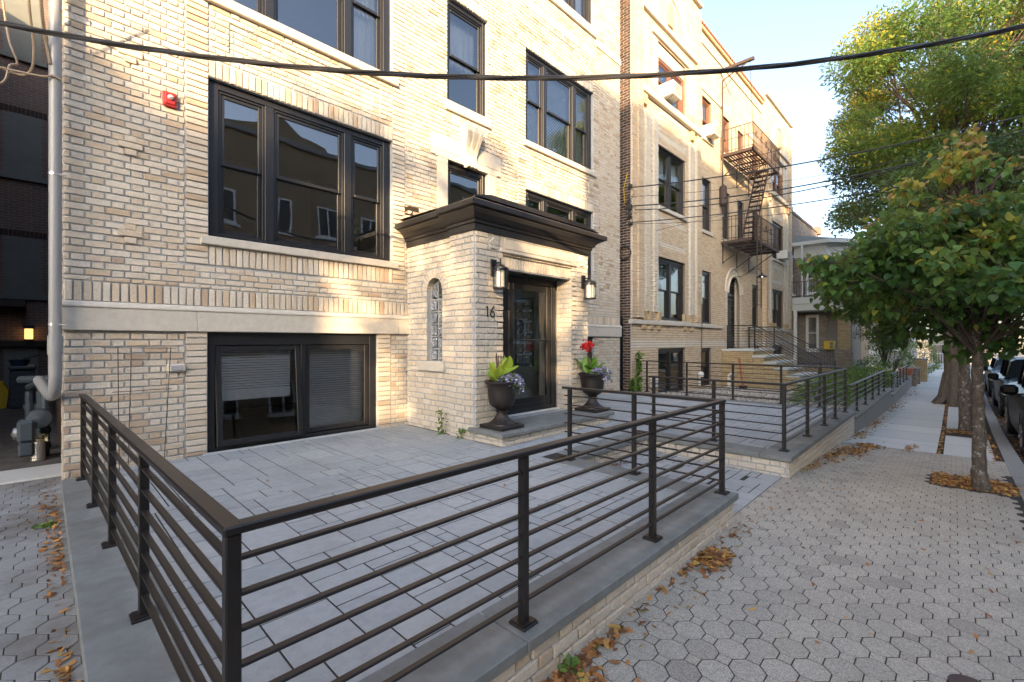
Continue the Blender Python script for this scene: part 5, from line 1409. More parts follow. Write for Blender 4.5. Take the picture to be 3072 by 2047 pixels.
# service cables and coils on the corner of the tan brick house
r = root0('cable_coil', 'coil of black cable hanging on the dark side wall of the tan brick house', 'cable')
for (z, rr) in ((4.05, .17), ):
    m = MB()
    for j in range(3): m.tube([(11.06-.01*j, 6.42+rr*math.cos(a), z+(rr+.01*j)*math.sin(a)) for a in [2*math.pi*k/20 for k in range(20)]], .012, 5, closed=True)
    m.build('coil', K['wire'], r)
settle(r, (11.06, 6.42, 4.0))
r = root0('cable_bundle', 'tangle of black service cables and fittings at the corner of the tan brick house', 'cables')
m = MB()
for k in range(16):
    R_ = random.Random(k); p0 = Vector((11.05, 6.3, 5.15+R_.uniform(-.1,.35))); pts = [p0+Vector((R_.uniform(-.04,.05), R_.uniform(-.1,.12), R_.uniform(-.22,.12))) for _ in range(5)]
    m.tube(pts, .009, 5)
m.build('cables', K['wire'], r)
for z0, z1 in ((5.2, 5.33), (5.8, 5.88), (4.78, 4.86)):
    m = MB(); m.box(11.0, 11.08, 6.21, 6.31, z0, z1, b=.01); m.build('fitting', K['wire'], r)
m = MB(); m.tube([(11.04,6.35,6.2),(11.02,6.45,5.8),(11.05,6.42,5.35),(11.06,6.3,5.25)], .010, 5); m.build('yellow_wire', K['gold'], r); settle(r, (11.05, 6.3, 5.2))

# gravel bed in front of the tan brick house
gb = MB(); gb.add([(11.25,1.7,.16),(18.15,1.7,-.12),(18.15,6.35,-.12),(11.25,6.35,.16)], [(0,1,2,3)]); tag(gb.build('gravel_bed', K['gbase']), kind='structure')
N = 7500; px = nr.uniform(11.25, 18.1, N); py = nr.uniform(1.75, 6.2, N); pz = .165-(px-11.25)*.0406+nr.uniform(-.005,.02,N)
oct_v = [(1,0,0),(0,1,0),(-1,0,0),(0,-1,0),(0,0,.7),(0,0,-.7)]; oct_f = [(0,1,4),(1,2,4),(2,3,4),(3,0,4),(1,0,5),(2,1,5),(3,2,5),(0,3,5)]
o = bulk('white_gravel', oct_v, oct_f, np.stack([px,py,pz],1), randrot(N), nr.uniform(.018,.045,N), nr.rand(N), K['gravel']); tag(o, kind='stuff')
# vents and a rake at the foot of the tan house
r = root0('vent_pipe', 'white vent elbow at the foot of the yellow brick stoop', 'vent')
m = MB(); m.tube([(18.1,6.1,-.1),(18.1,6.1,.35),(18.05,6.0,.42),(18.0,5.9,.38)], .06, 10); m.build('pipe', K['white'], r, smooth=True); settle(r, (18.1, 6.1, -.1))
r = root0('vent_pipe', 'white hooded vent between the two basement windows of the tan house', 'vent')
m = MB(); m.lathe([(.09,0),(.11,.06),(.08,.14),(.0,.17)], (15.55, 6.15, .45), 12); m.build('hood', K['white'], r, smooth=True); m = MB(); m.tube([(15.55,6.2,.1),(15.55,6.2,.5)], .04, 8); m.build('pipe', K['white'], r); settle(r, (15.55, 6.2, .1))
r = root0('utility_box', 'small white utility box low on the wall beside the basement window', 'box')
m = MB(); m.box(12.15, 12.4, 6.13, 6.26, .32, .62, b=.01); m.build('body', K['white'], r); settle(r, (12.3, 6.2, .3))
r = root0('broom', 'red-handled broom leaning on the yellow brick stoop', 'broom')
m = MB(); m.tube([(17.75,5.5,-.05),(18.12,5.75,1.0)], .03, 6); m.build('handle', K['wood'], r); m = MB(); m.box(17.6, 17.95, 5.4, 5.6, -.1, .03, b=.02); m.build('brush', K['black'], r); settle(r, (17.75, 5.5, -.1))
r = root0('conduit', 'thin rusty conduit running up the tan brick front by the near bay', 'pipe')
m = MB(); m.tube([(15.72,6.2,.1),(15.72,6.18,2.9)], .014, 6); m.build('pipe', K['iron'], r); settle(r, (15.72, 6.2, .1))

# ================================================================== ACROSS THE STREET (throws the shade, shows in the panes)
def opposite(label, x0, x1, H, wcol, seed, gable=None, back=-26):
    r = root0('brick_building', label, 'building', 'buildings across the street')
    m = MB(); m.box(x0, x1, back, -13.8, -.6, H)
    if gable:
        c = (x0+x1)/2 if gable is True else gable
        m.prism([(c-3, H), (c+3, H), (c+2.6, H+.5), (c+1.2, H+.7), (c, H+1.5), (c-1.2, H+.7), (c-2.6, H+.5)], -14.1, -13.81, 'y')
    m.build('wall', wcol, r)
    m = MB(); m.box(x0-.05, x1+.05, -14.0, -13.6, H-.02, H+.25, b=.04); m.build('parapet', K['kerb'], r)
    R_ = random.Random(seed); n = int((x1-x0)/2.6)
    for i in range(n):
        cx = x0+(i+.5)*(x1-x0)/n
        for z in np.arange(1.6, H-2.2, 3.1):
            f = MB(); f.T = FR(0, -13.8, (-1,0), (0,1)); f.ring(-cx-.65, -cx+.65, z, z+1.75, .09, -.02, .06); f.box(-cx-.04, -cx+.04, -.02, .05, z, z+1.75); f.box(-cx-.8, -cx+.8, 0, .12, z-.14, z)
            q = f.build('window', K['white'], r)
            p = MB(); p.add([(cx-.6,-13.785,z),(cx+.6,-13.785,z),(cx+.6,-13.785,z+1.7),(cx-.6,-13.785,z+1.7)], [(0,1,2,3)]); p.build('pane', K['black'], q)
    settle(r, ((x0+x1)/2, -14, 0)); return r
opposite('tall yellow-brown brick building across the street, behind the camera', -12.7, 2.2, 15.75, K['oppbrick'], 1)
opposite('yellow-brown brick building with arched gable across the street, mirrored in the big window', 2.3, 16, 12.6, K['oppbrick'], 2, True)
opposite('long brown brick building further up across the street', 16.1, 40, 13.2, K['oppbrick'], 3)
opposite('low brick building added in the gap across the street to shade the terrace', -21.2, -12.8, 8.1, K['oppbrick'], 4)  # unseen filler, height set to keep the sun off the terrace
opposite('brown brick building down the street on the opposite side', -42, -21.3, 12.35, K['oppbrick'], 5, back=-16)  # depth cut short so sun passes through the gap to the porch

# ================================================================== TREES
HEART = ([(0,0,0),(-.30,.02,.05),(-.48,.34,.10),(-.30,.72,.04),(0,1.08,-.10),(.30,.72,.04),(.48,.34,.10),(.30,.02,.05)], [(0,1,2,3),(0,3,4),(0,4,5),(0,5,6,7)])
OVAL = ([(0,0,0),(.24,.4,.06),(0,1,-.05),(-.24,.4,.06)], [(0,1,2),(0,2,3)])
NARROW = ([(0,0,0),(.17,.45,0),(0,1,-.05),(-.17,.45,0)], [(0,1,2,3)])
def leafrot(d, roll, rs):
    """leaf frames: y axis along d (N,3), z axis roughly up, rolled"""
    d = d/np.linalg.norm(d, axis=1)[:, None]; up = np.tile([0,0,1.], (len(d), 1))
    x = np.cross(d, up); x /= np.linalg.norm(x, axis=1)[:, None]+1e-6; z = np.cross(x, d)
    a = rs.normal(0, roll, len(d)); c, s = np.cos(a)[:, None], np.sin(a)[:, None]
    x2 = x*c+z*s; z2 = -x*s+z*c
    return np.stack([x2, d, z2], 2)
def tree(name, label, cat, trunk, clumps, nleaf, lsize, tpl, mat, bark, seed, droop=.6, csz=.4, tintf=None, group=None, twigs=4, flare=None, brr=.02, roll=.6, split=None):
    rs = np.random.RandomState(seed); r = root0(name, label, cat, group)
    m = MB(); pts = [Vector(p[:3]) for p in trunk]; rad = [p[3] for p in trunk]
    sub = []; sr = []
    for i in range(len(pts)-1):
        for k in range(6):
            t = k/6; p = pts[i].lerp(pts[i+1], t); sub.append(p+Vector((rs.normal(0,.004), rs.normal(0,.004), 0))*(1 if i+k else 0)); sr.append(rad[i]*(1-t)+rad[i+1]*t)
    sub.append(pts[-1]); sr.append(rad[-1])
    sr = [q*(1+rs.uniform(-.04,.05)) for q in sr]
    m.tube(sub, sr, 14)
    if flare:
        for k in range(7):
            a = 2*math.pi*k/7+.3; b = pts[0]; m.tube([b+Vector((math.cos(a)*flare, math.sin(a)*flare, -.05)), b+Vector((math.cos(a)*flare*.55, math.sin(a)*flare*.55, flare*.45)), b+Vector((math.cos(a)*rad[0]*.4, math.sin(a)*rad[0]*.4, flare*1.9))], [flare*.22, flare*.3, rad[0]*.5], 7)
    m.build('trunk', bark, r, smooth=True)
    br = MB(); P = []; D = []; TI = []; S = []
    top = pts[-1]; zlo = split or pts[max(1, len(pts)-2)].z
    for (cx, cy, cz, cr, ct) in clumps:
        c = Vector((cx, cy, cz)); h = (c-top); 
        f = rs.uniform(.0, 1.0); zz = zlo+(top.z-zlo)*f*min(1, max(0, (cz-zlo)/(top.z-zlo+.01)))
        # start point on trunk axis
        st = pts[-1]
        for i in range(len(pts)-1):
            if pts[i].z <= zz <= pts[i+1].z: st = pts[i].lerp(pts[i+1], (zz-pts[i].z)/(pts[i+1].z-pts[i].z))
        L = (c-st).length; mid = st.lerp(c, .45)+Vector((0,0,L*.14))+Vector(rs.normal(0, L*.05, 3)); m2 = st.lerp(c, .75)+Vector((0,0,L*.08))+Vector(rs.normal(0, L*.04, 3))
        r0 = brr*(.6+L*.28)
        br.tube([st, mid, m2, c], [r0, r0*.65, r0*.4, r0*.18], 6)
        n = int(nleaf*(cr/csz)**2*rs.uniform(.75, 1.25)); out = (c-Vector((trunk[0][0], trunk[0][1], cz))); out = out.normalized() if out.length > .1 else Vector((0,0,1))
        for k in range(twigs):
            e = c+Vector(rs.normal(0, cr*.5, 3))+out*cr*.2; br.tube([m2.lerp(c, rs.rand()), c.lerp(e, .5)+Vector((0,0,cr*.1)), e], [r0*.22, r0*.14, r0*.07], 4)
        q = rs.normal(0, 1, (n, 3)); q /= np.linalg.norm(q, axis=1)[:, None]; q *= (rs.rand(n)**.45)[:, None]*cr; q[:, 2] *= .7
        P.append(q+np.array([cx, cy, cz])); dd = q/cr*.8+rs.normal(0, .55, (n, 3)); dd[:, 2] -= droop; D.append(dd)
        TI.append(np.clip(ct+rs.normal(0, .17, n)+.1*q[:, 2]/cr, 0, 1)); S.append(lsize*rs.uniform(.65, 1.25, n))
    br.build('branches', K['twig'], r, smooth=True)
    P = np.concatenate(P); D = np.concatenate(D)
    if tintf is not None: TI = [np.array(tintf(P, np.concatenate(TI)))]
    bulk('crown', tpl[0], tpl[1], P, leafrot(D, roll, rs), np.concatenate(S), np.concatenate(TI), mat, r)
    settle(r, trunk[0][:3]); return r
def ell(n, c, rad, seed, csz, t0=.4, shell=.45, zt=None, tv=.15):
    rs = np.random.RandomState(seed); out = []
    while len(out) < n:
        q = rs.normal(0, 1, 3); q /= np.linalg.norm(q); q *= rs.uniform(shell**3, 1)**(1/3)
        p = np.array(c)+q*np.array(rad)
        if zt and not zt(p): continue
        out.append((p[0], p[1], p[2], csz*rs.uniform(.7, 1.3), t0+rs.normal(0, tv)))
    return out
# near street tree (broad heart-shaped leaves)
def near_ok(p):
    s_ = (p[0]-7.2)*.696-(p[1]+.2)*.718
    return p[2] > 1.72+.38*max(0, -s_)
cl = ell(66, (7.30, -.12, 2.32), (1.5, 1.4, .78), 3, .31, .36, .3, zt=near_ok)
cl += ell(20, (7.55, -.30, 3.3), (1.1, 1.1, .65), 4, .19, .76, .2, tv=.2)
cl += [(6.55,.55,2.45,.3,.3),(6.3,.8,2.5,.28,.35),(6.15,.95,2.42,.24,.4),(6.02,1.05,2.48,.2,.45),(6.3,.75,2.28,.2,.3),(6.1,.9,2.26,.16,.35),(6.4,.62,2.75,.22,.3),(5.9,1.12,2.5,.14,.35),
       (7.35,-.2,1.62,.3,.25),(7.6,-.5,1.7,.3,.25),(6.75,.5,2.95,.24,.4),(6.9,.35,3.2,.24,.5),(7.1,.0,3.7,.22,.8),(7.3,-.1,3.95,.18,.85)]
tree('street_tree', 'young street tree closest to the camera with broad leaves and mottled trunk', 'tree',
     [(7.20,-.215,-.02,.085),(7.205,-.205,.25,.062),(7.18,-.20,.7,.054),(7.165,-.195,1.1,.051),(7.17,-.19,1.5,.048),(7.24,-.17,2.1,.042),(7.30,-.15,2.9,.026),(7.38,-.2,3.7,.012)],
     cl, 118, .077, HEART, K['linden'], K['bark'], 21, droop=.75, csz=.3, brr=.018, group='street trees along the kerb', split=1.45, twigs=5)
cl = ell(95, (13.8, .05, 3.9), (2.1, 2.1, 2.0), 7, .42, .4, .35, tv=.12)
tree('street_tree', 'second street tree with dense dark glossy leaves, just behind the nearest one', 'tree',
     [(13.8,-.18,-.3,.115),(13.8,-.18,.3,.095),(13.8,-.15,1.6,.085),(13.8,-.1,3.0,.06),(13.8,0,5.2,.02)],
     cl, 120, .10, OVAL, K['dark_leaf'], K['bark'], 22, droop=.2, csz=.4, brr=.02, group='street trees along the kerb', split=1.5)
cl = ell(190, (21.9, -.2, 9.3), (4.9, 4.8, 5.0), 9, .85, .40, .35, tv=.12, zt=lambda p: (.696*p[0]-.718*p[1])/(.718*p[0]+.696*p[1]) > .73)
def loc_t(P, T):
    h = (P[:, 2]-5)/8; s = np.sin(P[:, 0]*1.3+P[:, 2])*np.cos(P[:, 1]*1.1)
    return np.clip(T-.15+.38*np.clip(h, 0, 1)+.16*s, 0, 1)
tree('street_tree', 'large old street tree with fine green-yellow foliage and thick ridged trunk', 'tree',
     [(20.8,-.05,-.45,.36),(20.8,-.04,.2,.27),(20.85,0,2.6,.23),(20.9,.1,5.5,.18),(21,.2,9,.10),(21,.3,12,.03)],
     cl, 1200, .15, NARROW, K['locust'], K['barkbig'], 23, droop=.12, csz=.95, roll=1.3, brr=.017, tintf=loc_t, group='street trees along the kerb', flare=.55, split=2.8, twigs=7)
# tree across the street, whose crown dapples the sun on the front
cl = ell(44, (-13.2, -11.2, 9.3), (4.2, 2.2, 3.2), 12, .55, .4, .1)
tree('street_tree', 'tree on the opposite pavement behind the camera', 'tree', [(-12.8,-11.2,0,.2),(-12.8,-11.2,3,.16),(-12.8,-11.2,8,.1),(-12.8,-11.2,11,.03)],
     cl, 125, .22, OVAL, K['locust'], K['bark'], 25, csz=.55, brr=.025, split=3)
cl = ell(22, (-18.0, -10.8, 9.6), (3.0, 2.0, 2.2), 14, .55, .4, .1)
tree('street_tree', 'second tree on the opposite pavement behind the camera, down the street', 'tree', [(-17.5,-10.8,0,.2),(-17.5,-10.8,3,.16),(-17.5,-10.8,8,.1),(-17.5,-10.8,10.5,.03)],
     cl, 80, .20, OVAL, K['locust'], K['bark'], 26, csz=.55, brr=.025, split=3)
# small garden tree in front of the row house and shrubs
cl = ell(46, (27.2, 2.3, 2.7), (2.2, 1.0, 1.7), 15, .42, .4, .2)
tree('garden_tree', 'slender fine-leaved garden tree in front of the row house porch', 'tree', [(27.2,2.3,-.5,.06),(27.2,2.3,1.0,.05),(27.2,2.3,3.8,.015)],
     cl, 300, .085, OVAL, K['dark_leaf'], K['bark'], 27, csz=.42, brr=.012, split=.2, droop=.3)
def shrub(label, c, rad, n, size, seed, mat='boxleaf', t0=.5, group='shrubs in the front garden'):
    rs = np.random.RandomState(seed); r = root0('shrub', label, 'shrub', group)
    q = rs.normal(0, 1, (n, 3)); q /= np.linalg.norm(q, axis=1)[:, None]
    lump = 1+.14*np.sin(q[:, 0]*5+seed)*np.cos(q[:, 1]*4)+.1*np.sin(q[:, 2]*7+seed*2)
    k = (rs.uniform(.35, 1, n)**.33*lump)[:, None]
    P = q*k*np.array(rad)+np.array(c); P[:, 2] = np.maximum(P[:, 2], c[2]-rad[2]*.85)
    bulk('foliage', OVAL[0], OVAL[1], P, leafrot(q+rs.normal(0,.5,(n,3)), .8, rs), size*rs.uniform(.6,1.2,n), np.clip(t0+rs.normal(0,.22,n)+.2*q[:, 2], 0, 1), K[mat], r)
    m = MB()
    for i in range(9): a = q[i]*np.array(rad)*.7; m.tube([(c[0], c[1], c[2]-rad[2]), (c[0]+a[0]*.5, c[1]+a[1]*.5, c[2]), (c[0]+a[0], c[1]+a[1], c[2]+abs(a[2]))], [.02,.014,.006], 5)
    m.build('stems', K['twig'], r); settle(r, (c[0], c[1], c[2]-rad[2]))
shrub('low rounded green shrub nearest the gravel bed behind the railing', (13.4, 2.35, .22), (.95, .6, .42), 3600, .06, 1, t0=.6)
shrub('rounded green shrub second along the low concrete garden wall', (15.3, 2.5, .22), (1.0, .7, .48), 3200, .06, 2, t0=.62)
shrub('dark green shrub third along the garden wall, in front of the brick stoop', (17.3, 2.4, .2), (1.0, .7, .55), 2800, .07, 3, t0=.4)
shrub('dark hedge clump beyond the foot of the brick stoop', (19.8, 2.35, .1), (1.3, .6, .62), 2800, .07, 4, t0=.3)
shrub('yellowish green shrub beside the farther low railing', (22.4, 2.2, .1), (1.2, .6, .6), 2400, .08, 5, t0=.7)
shrub('bushy dark shrub before the row house porch', (25.2, 2.5, .25), (1.4, .7, .8), 2400, .08, 6, t0=.35)
shrub('reddish flowering bush over the stone planter pillars', (29.8, 2.2, .7), (1.8, .8, .95), 2400, .09, 7, t0=.55)
shrub('large green hedge at the far end of the sidewalk', (36.5, 1.5, .55), (2.3, .95, 1.15), 3600, .10, 8, t0=.75)
shrub('green bush beyond the railing at the far end of the street', (49, -4.2, .8), (1.8, 1.5, 1.0), 1800, .12, 9, t0=.6)

# ================================================================== LEAF LITTER
def litter(name, spots, seed, size=.045):
    rs = np.random.RandomState(seed); P = []
    for (x0, x1, y0, y1, n, zf, hz) in spots:
        x = rs.uniform(x0, x1, n); y = y0+(y1-y0)*rs.rand(n)
        P.append(np.stack([x, y, np.array([zf(a, b) for a, b in zip(x, y)])+rs.uniform(.003, hz, n)], 1))
    P = np.concatenate(P); n = len(P)
    tv = [(0,-.6,0),(.28,-.15,.08),(.22,.3,.05),(0,.6,.12),(-.22,.3,.05),(-.28,-.15,.08)]
    o = bulk(name, tv, [(0,1,2,3),(0,3,4,5)], P, randrot(n, .25), size*rs.uniform(.3,1.25,n), np.clip(rs.rand(n)**1.0, 0, 1), K['litter']); tag(o, kind='stuff'); return o
gz = lambda x, y: g(x)
def pile(cx, cy, sx, sy, n, seed):
    rs = np.random.RandomState(seed); out = []
    return [(cx+rs.normal(0, sx), cy+rs.normal(0, sy)) for _ in range(n)]
def piles(name, lst, seed, zf=gz, size=.045, ymax=None, xmax=None):
    rs = np.random.RandomState(seed); P = []
    for (cx, cy, sx, sy, n, h) in lst:
        a = rs.normal(0, 1, (n, 2)); x = cx+a[:, 0]*sx; y = cy+a[:, 1]*sy
        if ymax is not None: y = np.where(y > ymax, 2*ymax-y, y)
        if xmax is not None: x = np.where(x > xmax, 2*xmax-x, x)
        z = np.array([zf(p, q) for p, q in zip(x, y)])+rs.uniform(.003, 1, n)*h*np.exp(-.5*(a**2).sum(1))+.004
        P.append(np.stack([x, y, z], 1))
    P = np.concatenate(P); n = len(P)
    tv = [(0,-.6,0),(.28,-.15,.08),(.22,.3,.05),(0,.6,.12),(-.22,.3,.05),(-.28,-.15,.08)]
    o = bulk(name, tv, [(0,1,2,3),(0,3,4,5)], P, randrot(n, .3), size*rs.uniform(.3,1.25,n), rs.rand(n)**1.2, K['litter']); tag(o, kind='stuff')
piles('leaf_litter', [(1.60,1.28,.13,.08,520,.035),(2.05,1.33,.12,.03,60,.02),(3.42,1.27,.10,.06,380,.035),(3.05,1.34,.1,.02,25,.01),(4.0,1.3,.15,.04,22,.01),(2.5,1.33,.25,.03,30,.012),
       (7.9,1.25,.3,.06,140,.02),(8.7,1.12,.28,.09,330,.03),(9.5,1.0,.2,.1,260,.02),(6.9,1.3,.25,.04,60,.015),(9.9,.5,.25,.04,80,.01),(10.9,1.3,.4,.08,160,.02),(13.5,1.3,1.0,.08,240,.02),(18,1.3,1.6,.1,260,.02),(24,1.2,2,.15,260,.02)], 31, size=.05, ymax=1.36)
piles('leaf_litter', [(7.36,-.15,.22,.2,1500,.02)], 32, zf=lambda x, y: .005, size=.05, ymax=.17)
litter('leaf_litter', [(7.04, 7.7, -.48, .18, 900, lambda x, y: .002, .02), (5.2, 26, -1.55, -.70, 5200, lambda x, y: g(x)-.15, .02), (3, 30, -2.6, -1.4, 1500, lambda x, y: g(x)-.15, .012),
       (9.6, 22, .125, .18, 420, gz, .008), (9.6, 22, -.52, -.42, 520, gz, .01), (13.1, 14.2, -.45, .1, 420, lambda x, y: g(x)-.004, .015), (19.6, 21.5, -.3, .45, 260, gz, .015)], 33, .05)
litter('leaf_litter', [(.2, 9.6, -.4, 1.35, 190, gz, .006), (6, 9.6, .9, 1.35, 60, gz, .006), (1, 6, 1.1, 1.35, 60, gz, .006), (.7, 10, 1.8, 6, 14, lambda x, y: .298, .006)], 34, .035)
piles('leaf_litter', [(.07,2.2,.03,.35,120,.012),(.06,2.9,.025,.2,90,.015),(.06,4.6,.04,.5,150,.02),(.04,5.8,.06,.3,90,.015),(-.05,2.0,.05,.1,4,.005)], 35, zf=gdrive, size=.04, xmax=.10)
piles('leaf_litter', [(4.75,3.1,.2,.05,130,.02),(5.1,3.05,.3,.05,60,.01)], 36, zf=lambda x, y: .08, size=.04, ymax=3.15)
# small scattered dark twigs and grass tufts between pavers
weed('grass tuft between the pavers against the retaining wall', 1.78, 1.335, .05, .06, 26, 9, s=.04)
weed('moss and grass tuft on the driveway beside the terrace wall', .02, 5.2, .15, .04, 30, 12, s=.04)
# round utility cover in the pavement
m = MB(); m.lathe([(.0,.0),(.065,.0),(.08,.002),(.08,-.02)], (2.98, -.06, .056), 28); m.lathe([(.02,.001),(.03,.004),(.03,.006),(.02,.007)], (2.98, -.06, .056), 20)
tag(m.build('utility_cover', K['iron']), 'small round iron utility cover set in the pavers', 'manhole cover')

# ================================================================== WIRES
def wire(label, pts, r, mat='wire', twist=0, group='overhead cables', n=60, name='overhead_cable'):
    """pts: 3 points; parabola-like curve through them (start, middle, end)"""
    A, B, C_ = [Vector(p) for p in pts]; m = MB()
    def at(t): return A*(2*(t-.5)*(t-1))+B*(4*t*(1-t))+C_*(2*t*(t-.5))
    P = [at(i/n) for i in range(n+1)]
    if not twist: m.tube(P, r, 6)
    else:
        for k in range(twist):
            Q = []
            for i, p in enumerate(P):
                a = 2*math.pi*(i/n*13+k/twist); d = (P[min(i+1, n)]-P[max(i-1, 0)]).normalized(); s = d.cross(Vector((0,0,1))).normalized(); u = s.cross(d)
                Q.append(p+s*math.cos(a)*r*.95+u*math.sin(a)*r*.95)
            m.tube(Q, r if k else r*1.15, 6)
    o = m.build(name, K[mat], smooth=True); tag(o, label, 'cable', group); return o
def wire3(label, S, M, E, r, ext0=0.0, ext1=.5, **kw):
    """quadratic sag through three measured points, carried on past both ends"""
    S, M, E = Vector(S), Vector(M), Vector(E)
    D = Vector((E.x-S.x, E.y-S.y, 0)); tm = max(.15, min(.85, (M-S).xy.dot(D.xy)/D.xy.dot(D.xy)))
    def P(t):
        z = S.z*(t-tm)*(t-1)/(tm) + M.z*t*(t-1)/(tm*(tm-1)) + E.z*t*(t-tm)/(1-tm)
        return Vector((S.x+D.x*t, S.y+D.y*t, z))
    a, b = -ext0, 1+ext1
    return wire(label, [P(a), P((a+b)/2), P(b)], r, **kw)
wire3('thick twisted black cable crossing the whole view in front of the windows', (-.261,6.015,4.444), (3.015,2.924,4.097), (6.755,-.502,4.766), .0125, .9, .9, twist=3, n=160)
wire3('uppermost of the black cables running from the tan brick corner into the trees', (11.006,6.319,5.79), (12.18,2.90,5.77), (13.51,-1.003,6.103), .016, 0, .6)
wire3('second black cable from the cable tangle, rising towards the big tree', (11.113,6.209,5.303), (12.12,3.25,5.24), (13.334,-.391,5.625), .016, 0, .6)
wire3('third black cable from the cable tangle, just under the second', (11.138,6.183,5.195), (12.1,3.3,5.11), (13.214,.02,5.571), .013, 0, .6)
wire3('lowest thick black cable from the tan brick corner', (11.056,6.267,4.853), (12.0,3.55,4.83), (13.082,.444,5.035), .013, 0, .7)
wire3('thin cable between the upper black cables', (11.03,6.3,5.55), (12.1,3.3,5.43), (12.75,1.4,5.52), .006, 0, 1.2)
wire3('thin lowermost cable sagging under the others', (11.056,6.267,4.817), (12.0,3.5,4.66), (13.082,.444,4.858), .006, 0, .7)
wire3('thin slack cable passing before the double window of the tan house', (12.2,6.1,4.8), (12.6,3.9,5.0), (13.08,.45,5.08), .005, 0, .7)
# loops and twisted cords by the downpipe
def cordage(name, label, pts, r, mat, seg=8):
    m = MB(); P = [Vector(p) for p in pts]; Q = []
    for i in range(len(P)-1):
        p0, p1, p2, p3 = P[max(i-1,0)], P[i], P[i+1], P[min(i+2, len(P)-1)]
        for k in range(seg):
            t = k/seg; Q.append(.5*((2*p1)+(p2-p0)*t+(2*p0-5*p1+4*p2-p3)*t*t+(3*p1-p0-3*p2+p3)*t**3))
    Q.append(P[-1]); m.tube(Q, r, 6); o = m.build(name, K[mat], smooth=True); tag(o, label, 'cable', 'tan wires by the downpipe'); return o
cordage('loose_cable', 'tan cable looping in a hook left of the downpipe', [(-.10,6.1,5.0),(-.085,6.25,4.75),(-.06,6.35,4.5),(-.07,6.4,4.3),(-.13,6.45,4.22),(-.25,6.5,4.24),(-.4,6.5,4.3)], .011, 'tanwire')
cordage('loose_cable', 'tan cable at the upper left edge of the view, bending down to the left', [(-.28,6.5,5.1),(-.25,6.5,4.75),(-.22,6.45,4.5),(-.17,6.45,4.32),(-.22,6.45,4.27),(-.26,6.45,4.1),(-.40,6.45,4.0)], .010, 'tanwire')
cordage('twisted_cord', 'twisted tan and black cord rising steeply to the top of the downpipe', [(-.03,5.6,5.4),(-.02,5.9,4.95),(.0,6.1,4.65),(.03,6.2,4.45),(.05,6.2,4.3)], .013, 'tanwire')
cordage('twisted_cord', 'twisted tan cord tied horizontally round the downpipe', [(-.45,6.3,4.16),(-.2,6.25,4.155),(.0,6.2,4.16),(.06,6.185,4.185),(.13,6.19,4.17)], .010, 'tanwire')

